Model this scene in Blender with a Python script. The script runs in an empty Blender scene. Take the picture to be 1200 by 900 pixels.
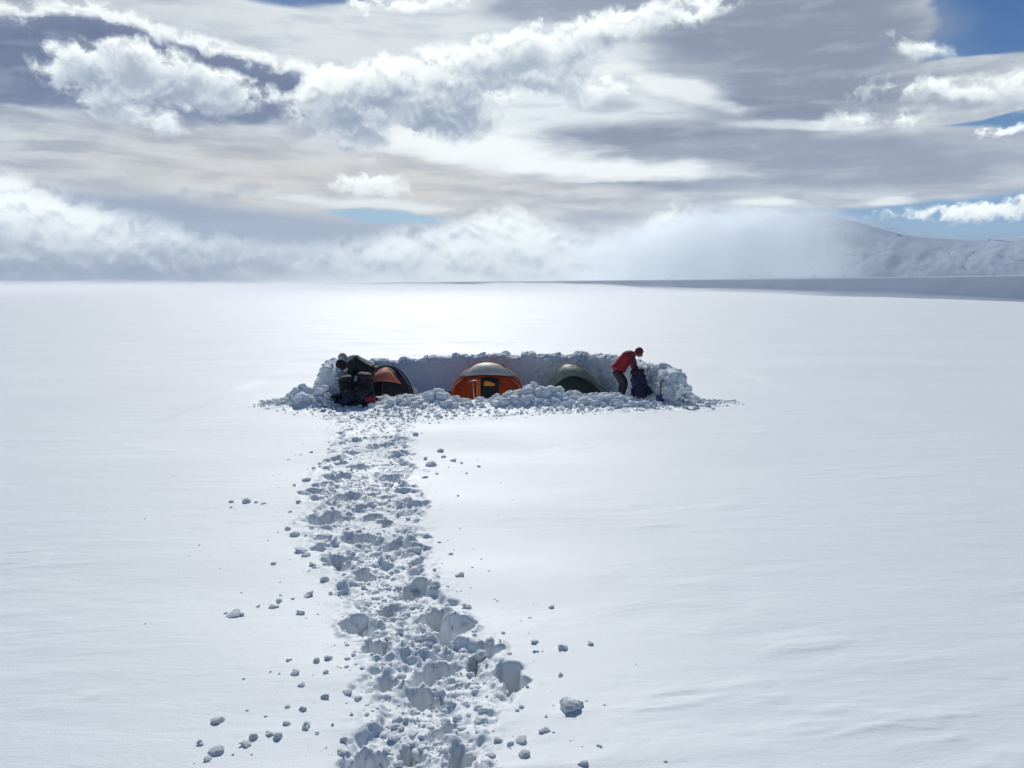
import bpy, bmesh, math, random
import numpy as np
from mathutils import Vector, Matrix

random.seed(7)
R = math.radians
scene = bpy.context.scene
COL = scene.collection

# ------------------------------------------------------------------ camera
FPX = 942.0                       # focal length in pixels of a 1200 px wide picture
HC = 3.0                          # eye height above the snow (m)
PITCH = math.atan(114 / FPX)
cam_d = bpy.data.cameras.new('camera')
cam_d.sensor_width = 36
cam_d.lens = 36 * FPX / 1200
cam_d.clip_start = 0.1
cam_d.clip_end = 60000
cam = bpy.data.objects.new('camera', cam_d)
COL.objects.link(cam)
cam.location = (0, 0, HC)
cam.rotation_euler = (math.pi / 2 - PITCH, 0, 0)
scene.camera = cam
scene.view_settings.view_transform = 'Standard'
scene.view_settings.look = 'None'
scene.view_settings.gamma = 1
scene.view_settings.use_curve_mapping = False
scene.view_settings.exposure = 0.0

def direc(u, v):
    cp, sp = math.cos(PITCH), math.sin(PITCH)
    a, b = (u - 600) / FPX, (450 - v) / FPX
    return (a, cp + b * sp, -sp + b * cp)

def azel(u, v):
    x, y, z = direc(u, v)
    return math.degrees(math.atan2(x, y)), math.degrees(math.atan2(z, math.hypot(x, y)))

def gxy(u, v, z=0.0):             # where a sight line meets the level z
    x, y, w = direc(u, v)
    t = (z - HC) / w
    return x * t, y * t

def at(u, v, y):                  # the point of a sight line at depth y
    a, b, c = direc(u, v)
    t = y / b
    return a * t, y, HC + c * t

# ------------------------------------------------------------------ numpy noise
def _h(ix, iy, iz, s=0):
    h = (ix.astype(np.int64) * 374761393 + iy.astype(np.int64) * 668265263 + iz.astype(np.int64) * 2147483647 + s * 974634777) & 0xffffffff
    h = ((h ^ (h >> 13)) * 1274126177) & 0xffffffff
    h = ((h ^ (h >> 16)) * 2246822519) & 0xffffffff
    return (h ^ (h >> 15)) & 0xffffffff

def _grad(h, x, y, z):
    a = (h & 1023) / 1023.0 * 2 * np.pi
    c = ((h >> 10) & 1023) / 1023.0 * 2 - 1
    s = np.sqrt(np.maximum(0, 1 - c * c))
    return (np.cos(a) * s * x + np.sin(a) * s * y + c * z) * 1.6

def pn(x, y, z=None, s=0):
    x = np.asarray(x, float); y = np.asarray(y, float)
    z = np.zeros_like(x) + 0.37 if z is None else np.asarray(z, float)
    x0, y0, z0 = np.floor(x), np.floor(y), np.floor(z)
    fx, fy, fz = x - x0, y - y0, z - z0
    ux, uy, uz = [f * f * f * (f * (f * 6 - 15) + 10) for f in (fx, fy, fz)]
    r = 0
    for dx in (0, 1):
        wx = ux if dx else 1 - ux
        for dy in (0, 1):
            wy = uy if dy else 1 - uy
            for dz in (0, 1):
                wz = uz if dz else 1 - uz
                r = r + wx * wy * wz * _grad(_h(x0 + dx, y0 + dy, z0 + dz, s), fx - dx, fy - dy, fz - dz)
    return r

def fbm(x, y, z=None, o=4, g=.5, s=0):
    a, t, r = 1.0, 0.0, 0
    zz = None if z is None else np.asarray(z, float)
    for k in range(o):
        f = 2.03 ** k
        r = r + a * pn(x * f, y * f, None if zz is None else zz * f, s + k * 17)
        t += a; a *= g
    return r / t

def worley(x, y, s=0):            # F1, F2-F1, random value of the nearest cell
    x0, y0 = np.floor(x), np.floor(y)
    f1 = np.full(np.shape(x), 9.0); f2 = f1.copy(); rid = f1 * 0
    zz = x0 * 0
    for dx in (-1, 0, 1):
        for dy in (-1, 0, 1):
            h = _h(x0 + dx, y0 + dy, zz, s)
            px = x0 + dx + (h & 1023) / 1023.0; py = y0 + dy + ((h >> 10) & 1023) / 1023.0
            d = np.hypot(px - x, py - y)
            near = d < f1
            f2 = np.where(near, f1, np.minimum(f2, d))
            rid = np.where(near, ((h >> 20) & 1023) / 1023.0, rid)
            f1 = np.where(near, d, f1)
    return f1, f2 - f1, rid

def ss(a, b, x):
    t = np.clip((x - a) / (b - a), 0, 1)
    return t * t * (3 - 2 * t)

# ------------------------------------------------------------------ materials
def lin(c):
    return tuple(((v / 255) / 12.92 if v / 255 <= .04045 else (((v / 255) + .055) / 1.055) ** 2.4) for v in c)

def new_mat(name):
    m = bpy.data.materials.new(name); m.use_nodes = True
    return m, m.node_tree, m.node_tree.nodes['Principled BSDF']

def link(nt, a, b): nt.links.new(a, b)

def snow_mat(name, base=(.855, .895, .905), grain=.35, ripples=True, rough=.55, spec=.36):
    m, nt, b = new_mat(name)
    b.inputs['Roughness'].default_value = rough
    b.inputs['Specular IOR Level'].default_value = spec
    tc = nt.nodes.new('ShaderNodeTexCoord')
    n1 = nt.nodes.new('ShaderNodeTexNoise'); n1.inputs['Scale'].default_value = 55; n1.inputs['Detail'].default_value = 5; n1.inputs['Roughness'].default_value = .65
    link(nt, tc.outputs['Object'], n1.inputs['Vector'])
    bump = nt.nodes.new('ShaderNodeBump'); bump.inputs['Strength'].default_value = grain; bump.inputs['Distance'].default_value = .006
    link(nt, n1.outputs['Fac'], bump.inputs['Height'])
    last = bump
    if ripples:
        mp = nt.nodes.new('ShaderNodeMapping'); mp.inputs['Scale'].default_value = (.35, 1.3, 1); mp.inputs['Rotation'].default_value = (0, 0, R(14))
        link(nt, tc.outputs['Object'], mp.inputs['Vector'])
        n2 = nt.nodes.new('ShaderNodeTexNoise'); n2.inputs['Scale'].default_value = 2.4; n2.inputs['Detail'].default_value = 7; n2.inputs['Roughness'].default_value = .62; n2.inputs['Distortion'].default_value = .5
        link(nt, mp.outputs[0], n2.inputs['Vector'])
        b2 = nt.nodes.new('ShaderNodeBump'); b2.inputs['Strength'].default_value = .55; b2.inputs['Distance'].default_value = .026
        link(nt, n2.outputs['Fac'], b2.inputs['Height']); link(nt, bump.outputs[0], b2.inputs['Normal'])
        last = b2
    link(nt, last.outputs[0], b.inputs['Normal'])
    # wind crust: patches a little denser and greyer, glazed patches a little glossier
    n3 = nt.nodes.new('ShaderNodeTexNoise'); n3.inputs['Scale'].default_value = .55; n3.inputs['Detail'].default_value = 6
    mp3 = nt.nodes.new('ShaderNodeMapping'); mp3.inputs['Scale'].default_value = (.4, 1, 1)
    link(nt, tc.outputs['Object'], mp3.inputs['Vector']); link(nt, mp3.outputs[0], n3.inputs['Vector'])
    cr = nt.nodes.new('ShaderNodeValToRGB')
    cr.color_ramp.elements[0].position = .35; cr.color_ramp.elements[0].color = tuple(x * .955 for x in base) + (1,)
    cr.color_ramp.elements[1].position = .65; cr.color_ramp.elements[1].color = base + (1,)
    link(nt, n3.outputs['Fac'], cr.inputs['Fac']); link(nt, cr.outputs[0], b.inputs['Base Color'])
    mr = nt.nodes.new('ShaderNodeMapRange'); mr.inputs['From Min'].default_value = .35; mr.inputs['From Max'].default_value = .7
    mr.inputs['To Min'].default_value = rough + .08; mr.inputs['To Max'].default_value = rough - .07
    link(nt, n3.outputs['Fac'], mr.inputs['Value']); link(nt, mr.outputs[0], b.inputs['Roughness'])
    return m

def cloth_mat(name, rgb, rough=.75, transl=0.0, folds=8, var=.18, sheen=0.0):
    m, nt, b = new_mat(name)
    b.inputs['Roughness'].default_value = rough
    b.inputs['Sheen Weight'].default_value = sheen
    tc = nt.nodes.new('ShaderNodeTexCoord')
    n = nt.nodes.new('ShaderNodeTexNoise'); n.inputs['Scale'].default_value = folds; n.inputs['Detail'].default_value = 5; n.inputs['Distortion'].default_value = .6
    link(nt, tc.outputs['Object'], n.inputs['Vector'])
    cr = nt.nodes.new('ShaderNodeValToRGB')
    cr.color_ramp.elements[0].position = .3; cr.color_ramp.elements[0].color = tuple(c * (1 - var) for c in rgb) + (1,)
    cr.color_ramp.elements[1].position = .7; cr.color_ramp.elements[1].color = tuple(min(1, c * (1 + var)) for c in rgb) + (1,)
    link(nt, n.outputs['Fac'], cr.inputs['Fac']); link(nt, cr.outputs[0], b.inputs['Base Color'])
    bp = nt.nodes.new('ShaderNodeBump'); bp.inputs['Strength'].default_value = .8; bp.inputs['Distance'].default_value = .04
    link(nt, n.outputs['Fac'], bp.inputs['Height']); link(nt, bp.outputs[0], b.inputs['Normal'])
    if transl:
        t = nt.nodes.new('ShaderNodeBsdfTranslucent'); mx = nt.nodes.new('ShaderNodeMixShader'); mx.inputs[0].default_value = transl
        link(nt, cr.outputs[0], t.inputs['Color']); link(nt, b.outputs[0], mx.inputs[1]); link(nt, t.outputs[0], mx.inputs[2])
        link(nt, mx.outputs[0], nt.nodes['Material Output'].inputs['Surface'])
    return m

M = dict(
    snow=snow_mat('wind packed snow'),
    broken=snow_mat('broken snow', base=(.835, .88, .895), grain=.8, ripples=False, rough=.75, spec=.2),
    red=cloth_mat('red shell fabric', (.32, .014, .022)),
    cut=snow_mat('shaded cut snow', base=(.70, .75, .81), grain=.6, ripples=False, rough=.8, spec=.1),  # shade of the inner wall face painted in as greyer, bluer snow
    darkred=cloth_mat('dark red fabric', (.12, .015, .022)),
    black=cloth_mat('black fabric', (.014, .014, .018)),
    charcoal=cloth_mat('charcoal fabric', (.018, .018, .023)),
    navy=cloth_mat('navy pack fabric', (.016, .02, .075)),
    teal=cloth_mat('teal pack fabric', (.008, .035, .05)),
    crimson=cloth_mat('crimson sack fabric', (.38, .02, .06)),
    grey=cloth_mat('grey green shell fabric', (.45, .48, .48)),
    palegrey=cloth_mat('pale sack fabric', (.62, .55, .55), transl=.2),
    fly_grey=cloth_mat('grey tent fly', (.66, .62, .56), transl=.12, folds=3, rough=.5),
    fly_orange=cloth_mat('orange tent fabric', (.50, .075, .01), transl=.45, folds=3, rough=.5),
    fly_glow=cloth_mat('amber backlit glow', (.95, .34, .02), transl=.1, folds=3),  # backlit glow painted in as a bright amber
    fly_salmon=cloth_mat('salmon tent panel', (.95, .24, .14), transl=.08, folds=3),
    fly_green=cloth_mat('grey green tent fly', (.33, .38, .29), transl=.3, folds=5, rough=.5),
    darkgreen=cloth_mat('dark green tent wall', (.022, .032, .028), folds=4),
    patch=cloth_mat('white patch', (.8, .78, .72), transl=.5),
    skin=cloth_mat('skin', (.45, .22, .15), folds=20, var=.06, rough=.5),
    webbing=cloth_mat('webbing', (.10, .10, .105), folds=60),
    blue=cloth_mat('blue shovel blade', (.02, .05, .22), rough=.35, folds=4),
    alu=cloth_mat('worn aluminium', (.42, .40, .38), rough=.35, folds=30, var=.1),
    orange=cloth_mat('orange trim', (.65, .14, .02)),
    lens=cloth_mat('goggle lens', (.01, .01, .012), rough=.12, folds=2),
)
M['alu'].node_tree.nodes['Principled BSDF'].inputs['Metallic'].default_value = .8

# ------------------------------------------------------------------ mesh helpers
def tag(o, label=None, cat=None, group=None, kind=None):
    if label: o['label'] = label
    if cat: o['category'] = cat
    if group: o['group'] = group
    if kind: o['kind'] = kind
    return o

def mesh_obj(name, verts, faces, mats, parent=None, smooth=True, midx=None):
    me = bpy.data.meshes.new(name)
    verts = np.asarray(verts, dtype=np.float32)
    if isinstance(faces, np.ndarray):
        n = faces.shape[1]
        me.vertices.add(len(verts)); me.vertices.foreach_set('co', verts.ravel())
        me.loops.add(faces.size); me.loops.foreach_set('vertex_index', faces.astype(np.int32).ravel())
        me.polygons.add(len(faces))
        me.polygons.foreach_set('loop_start', np.arange(0, faces.size, n, dtype=np.int32))
        me.polygons.foreach_set('loop_total', np.full(len(faces), n, dtype=np.int32))
        me.update(calc_edges=True)
    else:
        me.from_pydata([tuple(map(float, v)) for v in verts], [], faces)
    if not isinstance(faces, np.ndarray): me.validate()
    for m in (mats if isinstance(mats, (list, tuple)) else [mats]): me.materials.append(m)
    me.polygons.foreach_set('use_smooth', np.full(len(me.polygons), smooth))
    if midx is not None: me.polygons.foreach_set('material_index', np.asarray(midx, dtype=np.int32))
    o = bpy.data.objects.new(name, me); COL.objects.link(o)
    if parent: o.parent = parent
    return o

def grid_faces(nr, nc, wrap=False):
    r = np.arange(nr - 1)[:, None]; c = np.arange(nc if wrap else nc - 1)[None, :]
    a = r * nc + c; b = r * nc + (c + 1) % nc
    return np.stack([a, b, b + nc, a + nc], -1).reshape(-1, 4)

def thing(name, label, cat, loc, rz=0, group=None):
    o = bpy.data.objects.new(name, None); COL.objects.link(o)
    o.empty_display_size = .1
    o.location = loc; o.rotation_euler = (0, 0, rz)
    return tag(o, label, cat, group)

def superq(rx, ry, rz, p=.5, n=20, m=28, c=(0, 0, 0), taper=0.0, noise=0.0, seed=0):
    u = np.linspace(-np.pi / 2, np.pi / 2, n)[:, None]; w = np.linspace(-np.pi, np.pi, m, endpoint=False)[None, :]
    f = lambda t: np.sign(t) * np.abs(t) ** p
    x = f(np.cos(u)) * f(np.cos(w)); y = f(np.cos(u)) * f(np.sin(w)); z = f(np.sin(u)) + 0 * w
    t = 1 + taper * z
    v = np.stack([x * rx * t, y * ry * t, z * rz], -1).reshape(-1, 3)
    if noise:
        d = 1 + noise * fbm(v[:, 0] * 9 + seed, v[:, 1] * 9, v[:, 2] * 9, 3, s=seed)
        v = v * d[:, None]
    return v + np.array(c), grid_faces(n, m, True)

def tube(pts, r, n=8):
    pts = [Vector(p) for p in pts]
    rr = r if isinstance(r, (list, tuple)) else [r] * len(pts)
    V = []
    for i, p in enumerate(pts):
        t = (pts[min(i + 1, len(pts) - 1)] - pts[max(i - 1, 0)]).normalized()
        a = t.cross(Vector((.13, .27, .95)))
        if a.length < .1: a = t.cross(Vector((1, 0, 0)))
        a.normalize(); b = t.cross(a)
        for k in range(n):
            q = 2 * math.pi * k / n
            V.append(p + (a * math.cos(q) + b * math.sin(q)) * rr[i])
    F = [list(f) for f in grid_faces(len(pts), n, True)]
    F.append(list(range(n))[::-1]); F.append([len(V) - n + k for k in range(n)])
    return np.array([tuple(v) for v in V]), F

def join(parts):                  # [(verts, faces)] -> one
    V, F, o = [], [], 0
    for v, f in parts:
        V.append(np.asarray(v)); F += [[int(i) + o for i in q] for q in f]; o += len(v)
    return np.concatenate(V), F

def skin(name, J, E, mat, parent, sub=2, root=None):
    names = list(J); idx = {k: i for i, k in enumerate(names)}
    me = bpy.data.meshes.new(name)
    me.from_pydata([J[k][:3] for k in names], [(idx[a], idx[b]) for a, b in E], [])
    o = bpy.data.objects.new(name, me); COL.objects.link(o)
    md = o.modifiers.new('skin', 'SKIN'); md.use_smooth_shade = True
    sk = me.skin_vertices[0].data if me.skin_vertices else None
    if sk is None:
        bm = bmesh.new(); bm.from_mesh(me); bm.verts.layers.skin.verify(); bm.to_mesh(me); bm.free()
        sk = me.skin_vertices[0].data
    for k, i in idx.items():
        r = J[k][3]
        sk[i].radius = r if isinstance(r, tuple) else (r, r)
        sk[i].use_root = (k == (root or names[0]))
    sb = o.modifiers.new('sub', 'SUBSURF'); sb.levels = sub; sb.render_levels = sub
    # bake so that the mesh is plain geometry
    dg = bpy.context.evaluated_depsgraph_get()
    me2 = bpy.data.meshes.new_from_object(o.evaluated_get(dg))
    o.modifiers.clear(); o.data = me2; me2.name = name
    me2.materials.clear(); me2.materials.append(mat)
    for p in me2.polygons: p.use_smooth = True
    o.parent = parent
    return o

# ------------------------------------------------------------------ ground: the trodden trail, camp floor and rubble
TR = [(455, 470, 60), (440, 490, 74), (438, 510, 76), (434, 535, 84), (426, 560, 98), (424, 585, 110), (426, 610, 116), (436, 640, 114), (448, 670, 106),
      (462, 700, 106), (480, 730, 116), (502, 765, 136), (522, 800, 142), (508, 840, 130), (490, 880, 132), (482, 930, 150), (474, 1000, 170)]
TRW = []
for u, v, w in TR:
    x, y = gxy(u, v); x2, _ = gxy(u + w, v)
    TRW.append((y, x, x2 - x))
TRW.sort()
ty, tx, tw = [np.array(a) for a in zip(*TRW)]

PITS = [(380, 607, 20, .22), (441, 604, 13, .2), (421, 627, 20, .22), (460, 636, 14, .3), (396, 655, 20, .22), (425, 669, 17, .3), (488, 659, 12, .25), (481, 688, 18, .3),
        (407, 581, 15, .2), (460, 560, 16, .15), (383, 631, 14, .16), (457, 712, 15, .22), (508, 720, 20, .25), (417, 734, 22, .28), (530, 738, 24, .3), (503, 784, 28, .2),
        (599, 792, 24, .38), (555, 773, 14, .22), (482, 884, 18, .26), (542, 886, 26, .22), (521, 855, 18, .14), (499, 816, 22, .18), (445, 760, 16, .18),
        (450, 800, 18, .14), (437, 580, 11, .16), (455, 610, 10, .18), (405, 604, 10, .16), (420, 545, 12, .16), (390, 563, 12, .14), (470, 590, 10, .12), (440, 890, 20, .16), (575, 760, 12, .14),
        (415, 527, 12, .14), (445, 520, 12, .12), (470, 530, 11, .12), (400, 540, 10, .12), (510, 940, 30, .3), (430, 950, 30, .3)]
PITW = []
for u, v, r, d in PITS:
    x, y = gxy(u, v); PITW.append((x, y, abs(gxy(u + r, v)[0] - x), d))

RT = [(300, 474), (335, 464), (345, 458), (352, 452), (366, 452), (380, 452), (388, 462), (396, 471), (430, 472), (445, 465), (455, 463), (470, 462), (490, 461), (500, 459), (515, 457), (530, 463), (545, 467),
      (560, 466), (575, 464), (590, 461), (605, 456), (625, 450), (640, 454), (655, 457), (680, 461), (700, 460), (720, 461), (740, 465), (760, 469), (780, 472), (800, 468), (820, 468), (838, 472), (860, 478)]
YR = 20.6
RX = np.array([at(u, v, YR)[0] for u, v in RT]); RZ = np.array([max(0, at(u, v, YR)[2]) for u, v in RT])

def front_edge(x):                # how near the camera the churned snow reaches
    u = 600 + x / 19.2 * FPX
    return np.interp(u, [250, 300, 360, 400, 480, 560, 640, 700, 760, 800, 850, 900], [20.6, 20.1, 19.0, 18.2, 17.6, 18.4, 18.9, 19.1, 19.5, 19.8, 20.5, 21])

WALL = [(379, 20.5, 452), (386, 20.9, 433), (391, 21.8, 426), (398, 23.0, 425), (412, 24.4, 424), (448, 25.0, 423), (490, 25.1, 421), (520, 25.1, 419), (560, 25.1, 417), (610, 25.1, 417), (660, 25.0, 416),
        (696, 24.9, 416), (718, 24.4, 417), (738, 23.6, 421), (757, 22.7, 427), (776, 21.8, 431), (793, 20.95, 437), (803, 20.5, 452)]
WP = np.array([at(u, v, y) for u, y, v in WALL])

def floor_mask(x, y):
    xl = np.interp(y, [20.6, 21.5, 23, 24.7], [WP[1][0] + .3, WP[2][0] + .25, WP[3][0] + .25, WP[4][0] + .3])
    xr = np.interp(y, [20.6, 21.8, 23.6, 24.7], [WP[16][0] - .2, WP[15][0] - .3, WP[13][0] - .3, WP[11][0] - .2])
    return ss(0, .25, x - xl) * ss(0, .25, xr - x) * ss(20.9, 21.5, y) * (1 - ss(24.8, 25.0, y))

def ground_h(x, y):
    x = np.asarray(x, float); y = np.asarray(y, float)
    z = _gh(x, y, False)
    s = np.where((y > 3.2) & (y < 30) & (np.abs(x) < 20))[0]
    if len(s): z[s] = _gh(x[s], y[s], True)
    return z

def _gh(x, y, fine=True):
    d = np.hypot(x, y)
    az = np.degrees(np.arctan2(x, np.maximum(y, 1e-3)))
    # gentle undulation of the plateau
    z = .10 * fbm(x * .11 + 3, y * .16, o=2, s=5) * ss(2, 12, d) * (1 - ss(40, 160, d))
    z = z * (1 - .8 * ss(16, 19, y) * (1 - ss(27, 31, y)) * (np.abs(x) < 8))
    z += .9 * fbm(x * .012, y * .02, o=3, s=9) * ss(60, 260, d) * (1 - ss(400, 900, d)) * .35
    # the plateau rolls over; nearer on the right
    D = np.interp(az, [-90, -34, -18, -6, 4, 12, 22, 34, 60], [900, 900, 1100, 1400, 950, 520, 260, 172, 150])
    z -= 26 * (1 - np.exp(-(np.maximum(0, d - D) / (D * .9)) ** 2)) * ss(-10, 6, az)
    z -= 5 * (1 - np.exp(-(np.maximum(0, d - D) / (D * .9)) ** 2)) * (1 - ss(-10, 6, az))
    if not fine: return z
    # wind ripples / sastrugi, real relief of a centimetre or two
    xr, yr = x * .97 + y * .24, -x * .24 + y * .97
    near = (1 - ss(14, 30, d))
    sas = fbm(xr * .8 + .5 * fbm(x * .7, y * .7, s=3), yr * 2.6, o=4, s=21)
    patch = ss(-.1, .35, fbm(x * .35 + 7, y * .5, o=2, s=31))
    z += near * (.012 * sas * (.3 + patch) + .022 * np.maximum(0, sas - .15) * patch)
    s_ = np.where((y < 27.5) & (x > -7) & (x < 7) & ((np.abs(x - np.interp(y, ty, tx)) < 2.2 * np.interp(y, ty, tw)) | (y > 16.5)))[0]
    if len(s_): z[s_] += _churn(x[s_], y[s_])
    return z

def _churn(x, y):
    # trail
    z = np.zeros_like(x)
    cx = np.interp(y, ty, tx); hw = np.interp(y, ty, tw) * .5 * 1.15
    wob = fbm(x * 2.2, y * 2.2, o=3, s=41)
    e = np.abs(x - cx) / hw + .85 * wob + .25 * fbm(x * 9, y * 9, o=3, s=42)
    camp_lo = front_edge(x) + .5 * fbm(x * 1.5, y * 1.5, o=3, s=44)
    xin = ss(RX[0] - .3, RX[3], x) * (1 - ss(RX[-4], RX[-1], x))
    churn = ss(camp_lo - .25, camp_lo + .25, y) * (1 - ss(21.3, 21.8, y)) * xin
    m = np.maximum((1 - ss(.70, .98, e)) * (y < 20.5), churn)
    m = np.clip(m, 0, 1)
    f1, f21, rid = worley(x * 3.1 + wob * .5, y * 3.1 + wob * .4, 51)
    g1, g21, gid = worley(x * 7.5 + wob, y * 7.5 - wob, 52)
    big_ = fbm(x * 1.7, y * 1.7, o=2, s=54)
    rdg = 1 - 2 * np.abs(fbm(x * 2.6 + 4, y * 2.6, o=5, g=.58, s=55))
    rough = .13 * (rid - .5) * ss(0, .14, f21) * ss(-.3, .3, big_) + .045 * (gid - .35) * ss(0, .2, g21) + .10 * (rdg - .7) + .10 * big_ + .05 * fbm(x * 11, y * 11, o=4, g=.65, s=53)
    fade = .55 + .45 * (1 - ss(9, 16, y))
    calm = .45 + .55 * ss(-.25, .15, fbm(x * .9 + 11, y * .9, o=2, s=57))
    z += m * (-.05 + .88 * rough * fade * calm)
    # raised lip either side of the trench
    z += .05 * np.exp(-((e - 1.0) / .25) ** 2) * (y < 18) * np.maximum(0, .25 + 1.6 * wob)
    # post holes
    wx = x + .16 * fbm(x * 3.4, y * 3.4, o=5, g=.6, s=61); wy = y + .20 * fbm(x * 3.4, y * 3.4, o=5, g=.6, s=62)
    wx = wx + .05 * fbm(x * 15, y * 15, o=4, g=.6, s=65); wy = wy + .05 * fbm(x * 15, y * 15, o=4, g=.6, s=66)
    fill = fbm(x * 6, y * 6, o=4, g=.6, s=63); lipn = fbm(x * 3, y * 3, o=2, s=64)
    for px, py, r, dep in PITW:
        s = np.where((np.abs(x - px) < 3 * r) & (np.abs(y - py) < 3.6 * r))[0]
        if not len(s): continue
        an = (px * 37.7 + py * 11.3) % 1.2 - .6; ca, sa = math.cos(an), math.sin(an)
        ax_, ay_ = wx[s] - px, wy[s] - py
        qq = np.hypot((ax_ * ca + ay_ * sa) / (r * .9), (ay_ * ca - ax_ * sa) / (r * 1.35))
        z[s] += -dep * (.78 if dep > .25 else .95) * (1 - ss(.48, 1.0, qq)) * (1 + .55 * fill[s]) + .05 * np.exp(-((qq - 1.15) / .2) ** 2) * np.maximum(0, lipn[s] + .05) * 1.6
    # camp floor and the ridge of shovelled snow in front
    fm = floor_mask(x, y)
    z += fm * (-.22 + .03 * fbm(x * 2, y * 2, o=3, s=71))
    top = np.interp(x, RX, RZ)
    prof = np.exp(-(np.maximum(0, YR - y) / .75) ** 2) * np.exp(-(np.maximum(0, y - YR) / .55) ** 2)
    lump = .75 + .5 * (1 - np.minimum(1, f1 * 1.2)) + .25 * fbm(x * 3, y * 3, o=4, g=.6, s=77)
    z += top * prof * lump * .85 * xin
    return z

def axis(segs):
    out = [segs[0][0]]
    for a, b, s0, s1 in segs:     # from a to b, step s0 growing to s1
        p = a
        while p < b - 1e-6:
            t = (p - a) / (b - a); st = s0 + (s1 - s0) * t
            p = min(b, p + st); out.append(p)
    return np.array(out)

def geo(a, b, r):
    out = [a]
    st = .1
    while out[-1] < b:
        st *= r; out.append(out[-1] + st)
    return out

xc = axis([(-6.4, -2.6, .034, .020), (-2.6, 1.4, .0135, .0135), (1.4, 6.2, .022, .04)])
xl = -np.array(geo(6.4, 5400, 1.07))[::-1][:-1]; xr_ = np.array(geo(6.2, 5400, 1.07))[1:]
X = np.concatenate([xl, xc, xr_])
yc = axis([(3.4, 9, .013, .018), (9, 16, .018, .03), (16, 18.5, .03, .03), (18.5, 21.6, .022, .022), (21.6, 27.4, .05, .08)])
Y = np.concatenate([-np.array(geo(-3.4, 3000, 1.14))[::-1][:-1], yc, np.array(geo(27.4, 5400, 1.045))[1:]])
GX, GY = np.meshgrid(X, Y)
GZ = ground_h(GX.ravel(), GY.ravel())
V = np.stack([GX.ravel(), GY.ravel(), GZ], -1)
ground = mesh_obj('ground', V, grid_faces(len(Y), len(X)), M['snow'])
tag(ground, 'wide wind packed snowfield with a trodden trail', kind='structure')

def gz(x, y):
    return float(ground_h(np.array([x]), np.array([y]))[0])

# ------------------------------------------------------------------ lumps of snow
def lump_proto(seed, sub=3, cuts=7, flat=1.0, round_=0.25):
    bm = bmesh.new(); bmesh.ops.create_icosphere(bm, subdivisions=sub, radius=1)
    rs = np.random.RandomState(seed)
    v = np.array([x.co[:] for x in bm.verts]); f = np.array([[q.index for q in p.verts] for p in bm.faces]); bm.free()
    for _ in range(cuts):
        n = rs.normal(size=3); n /= np.linalg.norm(n); h = rs.uniform(.5, .85)
        k = v @ n; over = np.maximum(0, k - h)
        v = v - np.outer(over * (1 - round_ * .4), n)
    d = 1 + .34 * fbm(v[:, 0] * 1.7 + seed * 3.1, v[:, 1] * 1.7, v[:, 2] * 1.7, 5, .66, seed)
    v = v * d[:, None]
    v[:, 2] *= flat
    v /= np.abs(v[:, :2]).max()
    return v, f

def cluster(seed, sub=3):
    rs_ = np.random.RandomState(seed + 500); Vs, Fs, o = [], [], 0
    for k_ in range(1 + seed % 4):
        v, f = lump_proto(seed * 7 + k_, sub, 5 + k_, rs_.uniform(.55, 1))
        sc = 1 if k_ == 0 else rs_.uniform(.3, .7)
        off = np.zeros(3) if k_ == 0 else np.append(rs_.uniform(-.8, .8, 2), rs_.uniform(-.3, .5))
        Vs.append(v * sc + off); Fs.append(f + o); o += len(v)
    v = np.concatenate(Vs); v /= np.abs(v[:, :2]).max()
    return v, np.concatenate(Fs)
P3 = [cluster(s, 4) for s in range(8)]
P2 = [lump_proto(s + 20, 3, 5 + s % 4, .6 + .4 * ((s * 29) % 10) / 10) for s in range(10)]
P1 = [lump_proto(s + 40, 2, 5, .7) for s in range(8)]

def scatter(places, protos, seed=1):      # places: (x, y, z, size, squash)
    rs = np.random.RandomState(seed)
    Vs, Fs, o = [], [], 0
    for (x, y, z, s, q) in places:
        v, f = protos[rs.randint(len(protos))]
        a = rs.uniform(0, 6.283); t = rs.uniform(-.5, .5)
        ca, sa, ct, st = math.cos(a), math.sin(a), math.cos(t), math.sin(t)
        vv = v * np.array([1, rs.uniform(.65, 1), q])
        vv = np.stack([vv[:, 0], vv[:, 1] * ct - vv[:, 2] * st, vv[:, 1] * st + vv[:, 2] * ct], -1)
        vv = np.stack([vv[:, 0] * ca - vv[:, 1] * sa, vv[:, 0] * sa + vv[:, 1] * ca, vv[:, 2]], -1) * s
        Vs.append(vv + np.array([x, y, z])); Fs.append(f + o); o += len(v)
    return np.concatenate(Vs), np.concatenate(Fs)

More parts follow.
